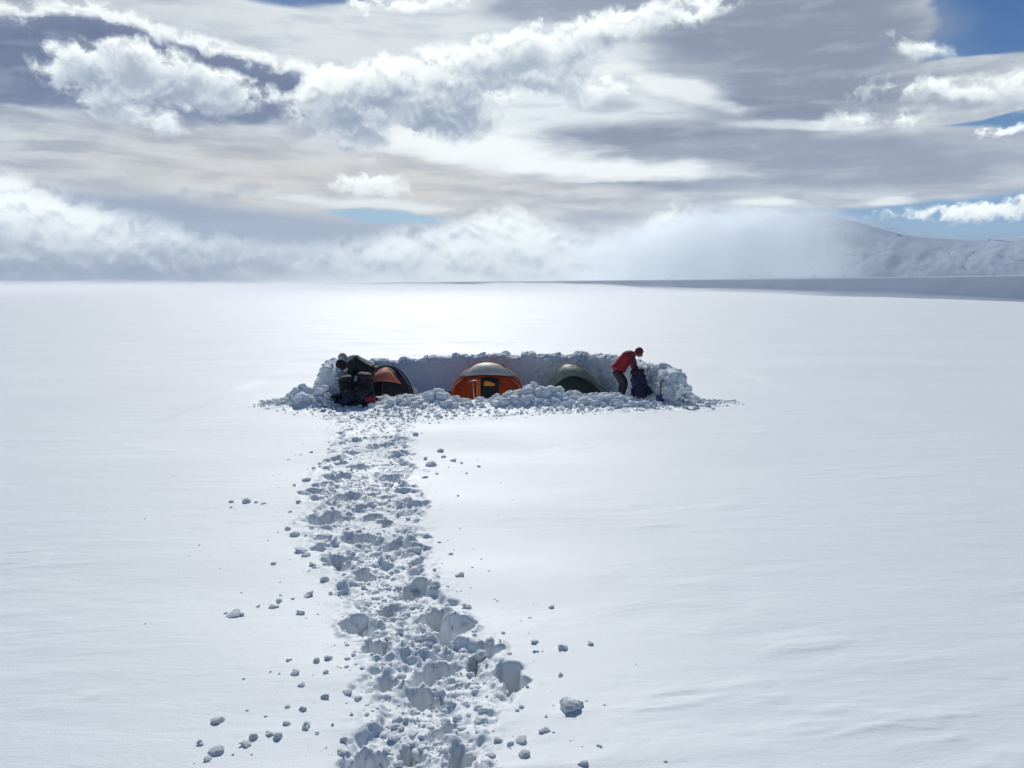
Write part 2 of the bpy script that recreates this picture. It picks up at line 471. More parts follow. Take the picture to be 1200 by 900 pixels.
# single clods, each at its place beside the trail: (u, v, width px)
CL = [(273, 716, 30), (362, 693, 13), (352, 715, 16), (343, 699, 7), (338, 772, 11), (346, 788, 16), (354, 802, 16), (337, 827, 11), (355, 830, 12), (336, 847, 13), (255, 842, 25),
      (235, 871, 14), (243, 889, 15), (252, 879, 26), (289, 871, 19), (297, 864, 15), (326, 863, 17), (316, 860, 14), (359, 851, 18), (371, 773, 14), (384, 770, 14), (382, 787, 12), (408, 811, 17),
      (381, 816, 15), (547, 709, 16), (646, 708, 13), (627, 751, 14), (627, 762, 12), (660, 757, 18), (692, 753, 11), (657, 790, 12), (668, 828, 33), (606, 832, 8), (560, 844, 15), (560, 858, 9),
      (583, 867, 19), (612, 866, 22), (638, 855, 19), (615, 883, 20), (702, 873, 11), (685, 894, 20), (575, 751, 16), (564, 762, 20), (385, 527, 6), (375, 544, 10), (359, 563, 15), (359, 576, 20),
      (309, 590, 9), (337, 619, 10), (345, 625, 16), (353, 641, 26), (359, 648, 16), (367, 659, 13), (380, 660, 12), (320, 658, 10), (381, 677, 15), (388, 693, 10), (360, 694, 21), (329, 695, 6),
      (327, 701, 13), (319, 708, 18), (303, 708, 8), (516, 526, 15), (505, 543, 17), (531, 537, 13), (484, 571, 11), (495, 579, 7), (489, 610, 11), (529, 647, 10), (509, 667, 10), (540, 671, 17),
      (547, 555, 5), (537, 583, 4), (561, 545, 8), (484, 628, 14), (489, 641, 20), (511, 684, 18), (515, 635, 6), (289, 587, 17), (271, 588, 9), (300, 589, 6), (265, 716, 8), (780, 891, 9), (233, 637, 4),
      (708, 826, 5), (520, 533, 9), (499, 536, 9), (541, 541, 7), (420, 818, 14), (437, 806, 13), (400, 880, 18), (460, 858, 22), (452, 872, 15), (520, 878, 18), (575, 885, 16), (470, 846, 14), (403, 868, 13),
      (295, 884, 5), (273, 884, 6), (317, 787, 4), (286, 795, 5), (405, 690, 10), (498, 560, 10), (512, 555, 7), (470, 515, 12), (487, 510, 10), (365, 530, 6), (350, 590, 10), (340, 600, 7), (371, 600, 8), (398, 590, 9),
      (345, 570, 7), (368, 550, 8), (500, 625, 6), (478, 605, 8), (470, 560, 9), (550, 720, 9), (540, 690, 5), (590, 740, 8), (600, 815, 7), (618, 805, 6), (640, 840, 6), (430, 840, 10), (412, 838, 8), (372, 860, 7), (390, 850, 6)]
protos = []
for i, (v, f) in enumerate(P3):
    me_o = mesh_obj('snow_clod_mesh', v, f, M['broken'])
    protos.append(me_o.data); bpy.data.objects.remove(me_o)
SPECIAL = {
    (668, 828): 'largest snow clod, blocky and alone right of the trail near the bottom edge',
    (273, 716): 'half buried snow clod with a drift tail, well left of the trail',
    (255, 842): 'flat slab of snow lying alone at the far left of the foreground clods',
    (660, 757): 'rounded snow clod with a lit top, between two smaller ones right of the trail',
    (692, 753): 'small clod farthest right in the row level with the deep boot hole',
    (646, 708): 'crumbly little clod alone on smooth snow, first one right of the trail bend',
    (353, 641): 'wedge shaped slab tilted on the left rim of the trail midway to the camp',
    (516, 526): 'flat dark slab topmost of the cluster right of the trail near the camp',
    (489, 610): 'cube like clod alone on the right shoulder of the trail midway to the camp',
    (780, 891): 'tiny clod at the bottom edge, farthest right of all',
    (289, 587): 'flat broken slab far left of the trail on untouched snow, halfway to camp',
    (540, 671): 'thin flat slab lying right of the trail, wider than its neighbours',
    (529, 647): 'small round clod on smooth snow, upper right of the thin flat slab',
    (702, 873): 'little oval clod right and below the largest blocky clod',
}
rs = np.random.RandomState(3)
for u, v, w in CL:
    x, y = gxy(u, v + w * .12)
    s = abs(gxy(u + w / 2, v)[0] - gxy(u, v)[0]) * .85
    big = (u, v) in SPECIAL
    if (u, v) == (668, 828): s *= 1.35
    o = bpy.data.objects.new('snow_clod', protos[rs.randint(8)]); COL.objects.link(o)
    flat = .95 if (u, v) == (668, 828) else rs.uniform(.45, .85)
    if w > 20 and (u, v) != (668, 828): flat = .4
    o.scale = (s, s * rs.uniform(.7, 1), s * flat)
    o.location = (x, y, gz(x, y) + s * flat * .18)
    o.rotation_euler = (rs.uniform(-.3, .3), rs.uniform(-.3, .3), rs.uniform(0, 6.28))
    cx = np.interp(y, ty, tx)
    if big: lab = SPECIAL[(u, v)]; grp = 'snow clods thrown beside the trail'
    else:
        dist = 'near the bottom of the picture' if v > 740 else ('midway to the camp' if v > 600 else 'close to the camp')
        side = 'left of' if x < cx - .25 else ('right of' if x > cx + .25 else 'on')
        lab = f'small loose snow clod lying {side} the trodden trail, {dist}'
        grp = f'small snow clods {side} the trail {dist}'
    tag(o, lab, 'snow clod', grp)

# uncountable crumbs in and beside the trail, and the churned rubble at the camp
pl1, pl2 = [], []
for _ in range(3000):
    y = 4.0 * (20.5 / 4.0) ** rs.uniform(0, 1)
    cx = np.interp(y, ty, tx); hw = np.interp(y, ty, tw) * .5
    off = rs.normal() * .55
    if rs.rand() < .12: off *= 1.7
    x = cx + off * hw
    s = .006 + .034 * rs.rand() ** 4.5
    if abs(off) < 1: s *= 1.35
    pl1.append((x, y, s))
zz = ground_h(np.array([p[0] for p in pl1]), np.array([p[1] for p in pl1]))
for _ in range(900):
    y = 4.0 * (19 / 4.0) ** rs.uniform(0, 1)
    x = np.interp(y, ty, tx) + rs.normal() * np.interp(y, ty, tw) * (.65 if rs.rand() < .8 else 1.3) - .1
    pl1.append((x, y, .004 + .012 * rs.rand() ** 2))
zz = ground_h(np.array([p[0] for p in pl1]), np.array([p[1] for p in pl1]))
pl1 = [(x, y, z + s * .02, s, .7) for (x, y, s), z in zip(pl1, zz)]
v, f = scatter(pl1, P1, 5)
tag(mesh_obj('snow_crumbs', v, f, M['broken']), 'fine crumbs of broken snow strewn along the trodden trail', kind='stuff')
pl = []
for _ in range(3600):
    x = rs.uniform(RX[0], RX[-1] + .2); fe = float(front_edge(np.array([x]))[0])
    y = rs.uniform(fe - .5, 21.2)
    if y < fe and rs.rand() < .75: continue
    t = np.interp(x, RX, RZ)
    s = .012 + .05 * rs.rand() ** 3
    if abs(y - YR) < .7: s += (.02 + .42 * min(.4, t)) * rs.rand() ** 1.8
    if y < fe + .4: s *= .55
    pl.append((x, y, s))
zz = ground_h(np.array([p[0] for p in pl]), np.array([p[1] for p in pl]))
big = [(x, y, z + s * .1, s, .85) for (x, y, s), z in zip(pl, zz) if s > .075]
sm = [(x, y, z + s * .3, s, .85) for (x, y, s), z in zip(pl, zz) if s <= .075]
v1, f1_ = scatter(big, P2, 8); v2, f2_ = scatter(sm, P1, 9)
tag(mesh_obj('snow_rubble', np.concatenate([v1, v2]), np.concatenate([f1_, f2_ + len(v1)]), M['broken']),
    'churned rubble of shovelled snow heaped in front of the tents', kind='stuff')

# ------------------------------------------------------------------ the snow wall round the camp
seg = np.concatenate([[0], np.cumsum(np.hypot(np.diff(WP[:, 0]), np.diff(WP[:, 1])))])
L = seg[-1]; S = np.arange(0, L, .03)
PX, PY, PZ = [np.interp(S, seg, WP[:, k]) for k in range(3)]
k = np.ones(25) / 25
sm_ = lambda a: np.convolve(np.pad(a, 12, 'edge'), k, 'valid')
PX, PY, PZ = sm_(PX), sm_(PY), sm_(PZ)
TXx, TYy = np.gradient(PX), np.gradient(PY); tl = np.hypot(TXx, TYy)
NX, NY = TYy / tl, -TXx / tl             # towards the inside of the camp
rsm = ss(.52 * L, .66 * L, S)            # the right half is cobbled, the left half a clean cut face
step = _h(np.floor(S / .42 + .6 * fbm(S * .9, S * 0, s=90)), S * 0, S * 0, 4) % 1000 / 1000.0
HT = PZ + .05 * fbm(S * 1.2, S * 0, o=3, s=80) - .05 + .15 * (step - .5)
endf = ss(0, .5, S) * ss(0, .5, L - S)
Wt = .26 + .03 * fbm(S * .7, S * 0 + 5, s=81)
HT = -.3 + (HT + .3) * (.02 + .98 * endf)
Wt = Wt * (.05 + .95 * endf ** .5)
prof = []
nb, nt_, no = 60, 12, 22
rows = []
base = -.5
for j in range(nb): rows.append(('in', j / (nb - 1)))
for j in range(1, nt_): rows.append(('top', j / nt_))
for j in range(no): rows.append(('out', 1 - j / (no - 1)))
WV = []
for kind, t in rows:
    if kind == 'in':
        off = Wt + .10 * (1 - t) * endf; z = base + (HT - base) * t
        rnd = .06 * np.maximum(0, t - .85) / .15; off = off - rnd
    elif kind == 'top':
        off = Wt - .06 * endf - (2 * Wt - .1 * endf) * t; z = HT + .04 * math.sin(math.pi * t) + 0 * S
    else:
        off = -Wt + (.04 - .45 * (1 - t) ** 1.2) * endf; z = base + (HT - base) * t
    x, y = PX + NX * off, PY + NY * off
    a, b = S, z * 1.0 + (off if kind == 'top' else 0)
    f1, f21, rid = worley(a * 4.2 + .3 * fbm(a * 4, b * 4, s=93), b * 5 + off * 3, 91)
    cob = (.10 * (rid - .4) + .09 * (1 - f1)) * ss(0, .2, f21)
    g = fbm(x * 3, y * 3, z * 3, o=5, g=.55, s=92)
    amp = rsm if kind == 'in' else (.6 + .4 * rsm)
    if kind == 'in': amp = np.maximum(amp, ss(.86, .97, t) * .8)
    amp = np.maximum(amp, (1 - ss(1.0, 2.2, S)))
    dd = amp * (cob + .07 * g) + .014 * g
    if kind == 'in':
        row = np.floor(z / .27 + .15 * fbm(S * .8, S * 0, o=2, s=95)); hx = np.abs(((S / .46 + .5 * (row % 2) + .25 * fbm(S * .5, row, o=2, s=96)) % 1) - .5)
        hzv = np.abs(((z / .27 + .15 * fbm(S * .8, S * 0, o=2, s=95)) % 1) - .5)
        dd = dd - (1 - rsm) * .016 * np.maximum(ss(.455, .49, hx), ss(.44, .48, hzv)) + (1 - rsm) * .035 * ((_h(np.floor(S / .46 + .5 * (row % 2)), row, row * 0, 3) % 1000) / 1000.0 - .5)
    if kind == 'top': z = z + dd * .8
    elif kind == 'in': x, y = x + NX * dd, y + NY * dd
    else: x, y = x - NX * dd, y - NY * dd
    WV.append(np.stack([x, y, z], -1))
WV = np.stack(WV)                        # rows x S
wf = grid_faces(len(rows), len(S))
wv = WV.reshape(-1, 3)
rs = np.random.RandomState(11)
pl = []
for _ in range(820):                     # loose blocks along the crest and the cobbled faces
    i = rs.randint(len(S)); r = rsm[i]
    if rs.rand() < .42:
        off = rs.uniform(-Wt[i], Wt[i]); s = rs.uniform(.05, .13) * (1 if rs.rand() < .9 else 1.35)
        pl.append((PX[i] + NX[i] * off, PY[i] + NY[i] * off, HT[i] + s * .15, s, .75))
    else:
        inside = rs.rand() < .7
        if inside and r < .5 and S[i] > 1.5: continue
        t = rs.uniform(0, 1); s = rs.uniform(.05, .16)
        off = (Wt[i] + .10 * (1 - t)) if inside else -(Wt[i] + .45 * (1 - t) ** 1.2 - .03)
        pl.append((PX[i] + NX[i] * off, PY[i] + NY[i] * off, -.4 + (HT[i] + .4) * t, s, .85))
for _ in range(46):                      # larger blocks set on the crest
    i = rs.randint(40, len(S) - 40); s = rs.uniform(.11, .19)
    pl.append((PX[i] + NX[i] * rs.uniform(-.1, .15), PY[i] + NY[i] * .0, HT[i] + s * .25, s, .7))
for _ in range(330):                     # crumbly faces of the two wings
    i = rs.randint(0, 75) if rs.rand() < .5 else len(S) - 1 - rs.randint(0, 75)
    t = rs.uniform(0, 1); s = rs.uniform(.04, .10); side_ = 1 if rs.rand() < .6 else -1
    off = side_ * (Wt[i] + (.10 if side_ > 0 else .40) * (1 - t))
    pl.append((PX[i] + NX[i] * off, PY[i] + NY[i] * off, -.3 + (HT[i] + .3) * t, s, .8))
for _ in range(260):                     # both ends of the wall spread out into heaps
    e_, sgn = (0, -1) if rs.rand() < .4 else (-1, 1)
    w = abs(rs.normal()) * .5; s = rs.uniform(.04, .12)
    x = PX[e_] + sgn * w * (.9 if sgn > 0 else 1.0) - sgn * .2; y = PY[e_] + rs.normal() * .35 + .1
    pl.append((x, y, max(0, .55 - w * .6) * rs.rand(), s, .8))
lv, lf = scatter(pl, P2, 12)
allf = [list(map(int, q)) for q in wf] + [[int(a) + len(wv) for a in q] for q in lf]
nin = nb * (len(S) - 1)  # inner face rows take the shade-darkened snow
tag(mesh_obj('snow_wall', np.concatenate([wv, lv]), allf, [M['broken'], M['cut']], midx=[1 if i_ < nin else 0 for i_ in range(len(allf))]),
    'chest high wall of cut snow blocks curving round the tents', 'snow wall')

# ------------------------------------------------------------------ far ridge and mountain
def ridge_strip(name, pts, y0, depth, rows_, mat, rough, seed, label, back=1.0, zb=-60):
    az = np.array([p[0] for p in pts]); n = 420
    A = np.linspace(az[0], az[-1], n)
    el = np.interp(A, az, [p[1] for p in pts])
    kw = 21 if name == 'mountain' else 5
    el = np.convolve(np.pad(el, kw // 2, 'edge'), np.ones(kw) / kw, 'valid')
    V = []
    for j in range(rows_ * 2):
        t = j / (rows_ - 1) if j < rows_ else 1
        d = y0 + depth * t if j < rows_ else y0 + depth * (1 + back * (j - rows_ + 1) / rows_)
        dist = d / np.cos(np.radians(A))
        D1 = (y0 + depth) / np.cos(np.radians(A))
        ztop = HC + D1 * np.tan(np.radians(el))
        g = fbm(A * .5 * 1.0, np.full(n, t * 1.7), o=6, g=.55, s=seed)
        if j < rows_:
            z = zb + (ztop - zb) * (t ** .8) + rough * g * math.sin(math.pi * t) ** .7
        else:
            z = ztop - (ztop - zb) * ((j - rows_ + 1) / rows_)
        V.append(np.stack([dist * np.sin(np.radians(A)), dist * np.cos(np.radians(A)), z], -1))
    o = mesh_obj(name, np.concatenate(V), grid_faces(rows_ * 2, n), mat)
    return tag(o, label, kind='structure')

def rock_snow_mat():
    m, nt, b = new_mat('glacier ice and rock'); b.inputs['Roughness'].default_value = .8
    g = nt.nodes.new('ShaderNodeNewGeometry')
    mp = nt.nodes.new('ShaderNodeMapping'); mp.inputs['Scale'].default_value = (.010, .007, .02)
    n = nt.nodes.new('ShaderNodeTexNoise'); n.inputs['Scale'].default_value = 1; n.inputs['Detail'].default_value = 8; n.inputs['Roughness'].default_value = .62; n.inputs['Distortion'].default_value = 1
    link(nt, g.outputs['Position'], mp.inputs[0]); link(nt, mp.outputs[0], n.inputs['Vector'])
    cr = nt.nodes.new('ShaderNodeValToRGB')
    e = cr.color_ramp.elements
    e[0].position = .33; e[0].color = (.09, .12, .16, 1); e[1].position = .40; e[1].color = (.58, .68, .80, 1)
    link(nt, n.outputs['Fac'], cr.inputs[0]); link(nt, cr.outputs[0], b.inputs['Base Color'])
    bp = nt.nodes.new('ShaderNodeBump'); bp.inputs['Distance'].default_value = 8; bp.inputs['Strength'].default_value = .4
    link(nt, n.outputs['Fac'], bp.inputs['Height']); link(nt, bp.outputs[0], b.inputs['Normal'])
    return m
M['glacier'] = rock_snow_mat()
far_snow = snow_mat('far snow', base=(.80, .84, .90), grain=0, ripples=False, rough=.8, spec=.1)
ridge_strip('snow_ridge', [azel(u, v) for u, v in [(300, 336), (380, 332), (480, 330.5), (600, 329.5), (760, 328), (900, 326.5), (1050, 324.5), (1200, 322.5), (1330, 322), (1500, 324), (1700, 330)]],
            1300, 80, 24, far_snow, 1.5, 101, 'long low snow ridge in shade beyond the plateau edge', back=12, zb=-45)
ridge_strip('mountain', [azel(u, v) for u, v in [(690, 334), (750, 324), (800, 306), (840, 284), (870, 266), (905, 254), (945, 250), (985, 254), (1015, 262), (1040, 270), (1070, 277), (1110, 279), (1150, 281), (1200, 277), (1260, 268), (1340, 262), (1450, 285), (1600, 318), (1700, 336)]],
            3100, 460, 60, M['glacier'], 20, 111, 'blue grey glaciated mountain on the right horizon', back=1.2, zb=-40)

# ------------------------------------------------------------------ sky
world = bpy.data.worlds.new('World'); scene.world = world; world.use_nodes = True
wt = world.node_tree; wt.nodes.clear()
SUN_EL, SUN_AZ = 40.0, -6.0

class S_:                                # a socket with arithmetic
    def __init__(s, k): s.k = k
    def _m(a, b, op, swap=False):
        n = wt.nodes.new('ShaderNodeMath'); n.operation = op
        x, y = (b, a) if swap else (a, b)
        for i, q in enumerate((x, y)):
            if isinstance(q, S_): wt.links.new(q.k, n.inputs[i])
            elif q is not None: n.inputs[i].default_value = q
        return S_(n.outputs[0])
    def __add__(a, b): return a._m(b, 'ADD')
    __radd__ = __add__
    def __sub__(a, b): return a._m(b, 'SUBTRACT')
    def __rsub__(a, b): return a._m(b, 'SUBTRACT', True)
    def __mul__(a, b): return a._m(b, 'MULTIPLY')
    __rmul__ = __mul__
    def __truediv__(a, b): return a._m(b, 'DIVIDE')
    def mn(a, b): return a._m(b, 'MINIMUM')
    def mx(a, b): return a._m(b, 'MAXIMUM')
    def pw(a, b): return a._m(b, 'POWER')
    def un(a, op): return a._m(None, op)
def sst(x, a, b):
    n = wt.nodes.new('ShaderNodeMapRange'); n.interpolation_type = 'SMOOTHSTEP'
    wt.links.new(x.k, n.inputs['Value']); n.inputs['From Min'].default_value = a; n.inputs['From Max'].default_value = b
    return S_(n.outputs[0])
def comb(x, y, z):
    n = wt.nodes.new('ShaderNodeCombineXYZ')
    for i, q in enumerate((x, y, z)):
        if isinstance(q, S_): wt.links.new(q.k, n.inputs[i])
        else: n.inputs[i].default_value = q
    return n.outputs[0]
def noise(vec, scale, detail=6, rough=.55, dist=0):
    n = wt.nodes.new('ShaderNodeTexNoise'); wt.links.new(vec, n.inputs['Vector'])
    n.inputs['Scale'].default_value = scale; n.inputs['Detail'].default_value = detail; n.inputs['Roughness'].default_value = rough; n.inputs['Distortion'].default_value = dist
    return n
def nfac(*a, **k): return S_(noise(*a, **k).outputs['Fac']) - .5
def billow(vec, scale, detail=3):
    n = wt.nodes.new('ShaderNodeTexVoronoi'); wt.links.new(vec, n.inputs['Vector']); n.feature = 'F1'
    n.inputs['Scale'].default_value = scale; n.inputs['Detail'].default_value = detail; n.inputs['Roughness'].default_value = .5
    return .45 - S_(n.outputs['Distance'])
def colmix(f, a, b):
    n = wt.nodes.new('ShaderNodeMix'); n.data_type = 'RGBA'; n.clamp_factor = True
    if isinstance(f, S_): wt.links.new(f.k, n.inputs[0])
    else: n.inputs[0].default_value = f
    for i, q in ((6, a), (7, b)):
        if isinstance(q, tuple): n.inputs[i].default_value = lin(q) + (1,)
        else: wt.links.new(q, n.inputs[i])
    return n.outputs[2]

tc = wt.nodes.new('ShaderNodeTexCoord'); sp = wt.nodes.new('ShaderNodeSeparateXYZ'); wt.links.new(tc.outputs['Generated'], sp.inputs[0])
dx, dy, dz = [S_(sp.outputs[i]) for i in range(3)]
AZ = dx._m(dy, 'ARCTAN2') * (180 / math.pi)
EL = dz.mx(-1.0).mn(1.0).un('ARCSINE') * (180 / math.pi)
Pv = comb(AZ, EL, 0.0)
Pst = comb(AZ * .28, EL, 3.0)
w1 = noise(Pv, .42, 6, .58); sw = wt.nodes.new('ShaderNodeSeparateColor'); wt.links.new(w1.outputs['Color'], sw.inputs[0])
wx, wy = S_(sw.outputs[0]) - .5, S_(sw.outputs[1]) - .5
w2 = noise(Pst, .5, 4, .5); sw2 = wt.nodes.new('ShaderNodeSeparateColor'); wt.links.new(w2.outputs['Color'], sw2.inputs[0])
vx, vy = S_(sw2.outputs[0]) - .5, S_(sw2.outputs[1]) - .5
CA, CE = AZ + wx * 2.6, EL + wy * 2.0          # cumulus coordinates
SA, SE = AZ + vx * 4.0, EL + vy * 1.1          # layered cloud coordinates
# relief lit from above
nA = noise(comb(AZ + wx * 1.5, (EL + wy * 1.5) * 1.15, 7.0), .55, 7, .55)
nB = noise(comb(AZ + wx * 1.5, (EL + wy * 1.5 + .45) * 1.15, 7.0), .55, 7, .55)
relief = S_(nA.outputs['Fac']) - S_(nB.outputs['Fac'])
grain = S_(nA.outputs['Fac']) - .5
puff = .22 - (grain * 2.2).un('ABSOLUTE')
fine = nfac(comb(AZ + wx * 1.2, EL + wy * 1.2, 31.0), 1.9, 4, .6)
low = nfac(comb(AZ, EL, 21.0), .16, 2, .5)
stre = nfac(comb(SA * .22, SE * 1.3, 11.0), .9, 6, .55)

def curve(pts, x, lo=-40, hi=40, elo=-4, ehi=28):
    n = wt.nodes.new('ShaderNodeFloatCurve'); c = n.mapping.curves[0]
    q = sorted(azel(u, v) for u, v in pts)
    q = [(q[0][0] - 3, q[0][1])] + q + [(q[-1][0] + 3, q[-1][1])] if False else q
    pp = [((a - lo) / (hi - lo), (e - elo) / (ehi - elo)) for a, e in q]
    c.points[0].location = (0, pp[0][1]); c.points[1].location = (1, pp[-1][1])
    for a, b in pp: c.points.new(a, b)
    n.mapping.use_clip = False
    n.mapping.update()
    t = (x - lo) / (hi - lo)
    wt.links.new(t.k, n.inputs['Value'])
    return S_(n.outputs[0]) * (ehi - elo) + elo

def ellipse(c, ru, rv, rot, X, Y):             # 1 at the centre, 0 on the rim; sizes in px
    a0, e0 = azel(*c); k_ = math.degrees(1 / FPX)
    cs, sn = math.cos(R(rot)), math.sin(R(rot))
    ax, ay = X - a0, Y - e0
    p = (ax * cs + ay * sn) * (1 / (ru * k_)); q = (ay * cs - ax * sn) * (1 / (rv * k_))
    return 1 - (p * p + q * q).un('SQRT')

# open sky
sky = wt.nodes.new('ShaderNodeTexSky'); sky.sky_type = 'NISHITA'; sky.sun_disc = False
sky.sun_elevation = R(SUN_EL); sky.sun_rotation = R(SUN_AZ); sky.altitude = 1500; sky.air_density = 1.0; sky.dust_density = .2; sky.ozone_density = 1.5
vm = wt.nodes.new('ShaderNodeVectorMath'); vm.operation = 'SCALE'; wt.links.new(sky.outputs[0], vm.inputs[0]); vm.inputs['Scale'].default_value = .055
col = colmix(.72, vm.outputs[0], colmix(sst(EL, 2, 17), (128, 168, 206), (66, 122, 180)))

def layer(col, f, soft, c_in, c_rim, rimw, relk=0.0, c_hi=(250, 252, 253), alpha=1.0):
    if relk: f = f * (1 + low * 3.2) + stre * .6 + fine * (.55 if relk > 2.2 else .5)
    a = sst(f, 0, soft) * alpha
    t = sst(f + grain * (rimw * .9) + fine * (.5 if relk else .12), 0, rimw)
    c = colmix(t, c_rim, c_in)
    if relk: c = colmix((relief * relk).mx(0.0), c, c_hi)
    if relk: c = colmix(((relief + fine * .12) * (-relk * .95)).mx(0.0).mn(.8), c, (134, 145, 167))
    return colmix(a, col, c)

# broken cloud over the rest of the dome, where the photograph does not look
rest = nfac(comb(dx, dy, dz * 1.6), 2.6, 5, .55)
col = colmix(sst(EL, 20, 45).mx(sst(AZ.un('ABSOLUTE'), 40, 70)) * .8, col, (78, 104, 138))
out_mask = sst(EL, 21, 30).mx(sst(AZ.un('ABSOLUTE'), 36, 50))
col = colmix(sst(rest, -.02, .16) * out_mask * .45, col, (122, 128, 140))

# --- high grey veil over nearly everything
vr = curve([(-100, 0), (600, 0)], SA)
edge = ellipse((400, 90), 600, 300, 0, SA, SE).mx(ellipse((915, 30), 145, 120, 0, SA, SE)).mx(ellipse((860, 196), 345, 50, -2, SA, SE)).mx(ellipse((60, 210), 640, 200, 0, SA, SE)).mx(ellipse((1040, 118), 190, 34, 2, SA, SE))
veil_c = colmix(sst(stre, -.16, .2), (176, 181, 194), (208, 211, 217))
warm = ellipse((420, 215), 420, 70, 0, SA, SE).mx(0.0)
veil_c = colmix(warm.mn(.75), veil_c, (214, 208, 205))
glow = ellipse((500, 20), 420, 170, 0, SA, SE).mx(0.0)
veil_c = colmix((glow * 1.3).mn(.75), veil_c, (226, 229, 234))
col = colmix(sst(edge, .0, .10), col, veil_c)
# grey mass top right
f = ellipse((910, 55), 200, 90, 0, SA, SE).mx(ellipse((920, 112), 190, 44, -2, SA, SE)) * 3
col = layer(col, f, 1.6, (152, 160, 178), (186, 192, 204), 1.2)
col = colmix((ellipse((660, 120), 210, 90, -6, SA, SE) * 1.3).mx(0.0).mn(.7), col, (232, 236, 241))
# blue gap at the very top, left of centre
col = colmix(sst(ellipse((360, -12), 100, 20, 3, SA, SE), .0, .35), col, (112, 140, 182))
# grey mass top centre
col = layer(col, ellipse((690, 2), 150, 26, 4, SA, SE) * 2, .8, (166, 173, 190), (190, 196, 208), .8)
# dark lens upper left
top = curve([(-120, 2), (0, 14), (60, 12), (130, 18), (200, 42), (260, 58), (320, 74), (360, 84), (400, 100), (520, 150)], SA * .6 + CA * .4)
f = (top - EL).mn((EL - azel(0, 132)[1]) * .5 + vy * 1.2) + grain * .5
f = f.mn((azel(400, 90)[0] - AZ) * .35)
col = layer(col, f, .45, (118, 130, 160), (134, 145, 172), 1.4)
# its silver rim
d = (top - EL + grain * 1.7 + puff * 1.1 + fine * .5).un('ABSOLUTE')
rm = (1 - sst(d + stre * .5, .02, .62)) * (1 - sst(AZ, azel(380, 0)[0], azel(470, 0)[0])).mx(.0) * sst(grain + .25, -.1, .25)
col = colmix(rm * .95, col, (246, 248, 250))
# lenticular grey layers, middle right
f = (ellipse((800, 182), 225, 44, -3, SA, SE) * 3)
col = layer(col, f, .9, (150, 157, 176), (182, 188, 201), 1.3)
f = (ellipse((960, 190), 240, 34, -3, SA, SE) * 3)
col = layer(col, f, 1.0, (160, 167, 184), (178, 185, 199), 1.3)
f = (ellipse((715, 124), 50, 12, 0, SA, SE) * 2) + stre
col = layer(col, f, 1.2, (158, 166, 183), (180, 187, 200), .9, alpha=.5)
f = (ellipse((900, 128), 90, 14, -6, SA, SE) * 2)
col = layer(col, f, .8, (146, 154, 174), (165, 172, 188), .9)
col = colmix((stre * 1.5 + fine * .3).mx(0.0).mn(.5) * edge.mx(0.0).mn(.2) * 5, col, (206, 211, 220))
col = colmix((stre * -1.3 + low * .5).mx(0.0).mn(.5) * edge.mx(0.0).mn(.2) * 5, col, (140, 150, 172))
# bright streaks
for c, ru, rv, rot, k_ in (((560, 172), 200, 28, -5, .95), ((700, 196), 215, 15, -3, .95), ((795, 104), 110, 16, -20, .7), ((930, 146), 100, 7, -5, .5), ((420, 236), 170, 9, -4, .5), ((890, 236), 46, 7, -2, .8), ((1050, 236), 40, 6, 0, .7), ((700, 208), 90, 6, 0, .6)):
    f = ellipse(c, ru, rv, rot, SA + wx * .6, SE + wy * .5) + stre * .8
    col = colmix(sst(f, 0, .7) * k_, col, (240, 242, 244))
# bluish wedge above the fog, left
top = curve([(-100, 205), (40, 212), (180, 220), (300, 236), (420, 248), (520, 258), (600, 262), (700, 270)], SA)
f = (top - EL + stre * .8 + fine * .3).mn(EL + 1.0)
col = layer(col, f, 1.1, (138, 154, 182), (148, 160, 186), 1.5, alpha=.72)
col = colmix(sst(ellipse((455, 254), 90, 9, -4, SA, SE), .0, .5) * .9, col, (150, 184, 208))
# cumulus, upper left
def cum(col, shapes, soft=.28, c_in=(170, 179, 196), rim=(250, 252, 253), rimw=.9, amp=1.9, relk=2.6, alpha=1.0, lift=.75):
    fs = []
    for up in (0.0, lift):
        f = None
        for c, ru, rv, rot in shapes:
            e = ellipse(c, ru, rv, rot, CA, CE + up) * (min(ru, rv) / 16.4)
            f = e if f is None else f.mx(e)
        fs.append(f)
    if relk: f = fs[0] + grain * amp + puff * .8 + low * 1.0 + stre * .5 + fine * .5
    else: f = fs[0] + grain * amp
    f2 = fs[1] + grain * amp * .9 + puff * .5 + low * 1.0 + fine * .25
    a = sst(f, 0, soft) * alpha
    t = sst(f2, -.35, rimw)
    c = colmix(t, rim, c_in)
    if relk:
        c = colmix((relief * relk).mx(0.0).mn(.9), c, (250, 252, 253))
        c = colmix((relief * (-relk)).mx(0.0).mn(.75), c, (140, 151, 173))
    return colmix(a, col, c)
col = cum(col, [((145, 80), 84, 30, 6), ((200, 96), 92, 30, -4), ((146, 128), 62, 20, -18), ((268, 108), 50, 13, 0)], rimw=1.3, c_in=(180, 189, 204), soft=.65)
col = cum(col, [((425, 112), 86, 44, 10), ((470, 92), 80, 28, 20), ((520, 118), 90, 44, 0), ((400, 148), 60, 22, -20)], rimw=1.9, c_in=(170, 180, 197), soft=.75, lift=1.1)
col = cum(col, [((590, 74), 130, 34, 12), ((690, 42), 110, 20, 15), ((800, 18), 66, 12, 12), ((650, 92), 90, 26, -10)], rimw=1.6, c_in=(186, 194, 207), soft=.7, lift=1.0)
col = cum(col, [((435, 6), 22, 9, 0), ((490, 4), 60, 9, 8)], rimw=1.2, alpha=.9)
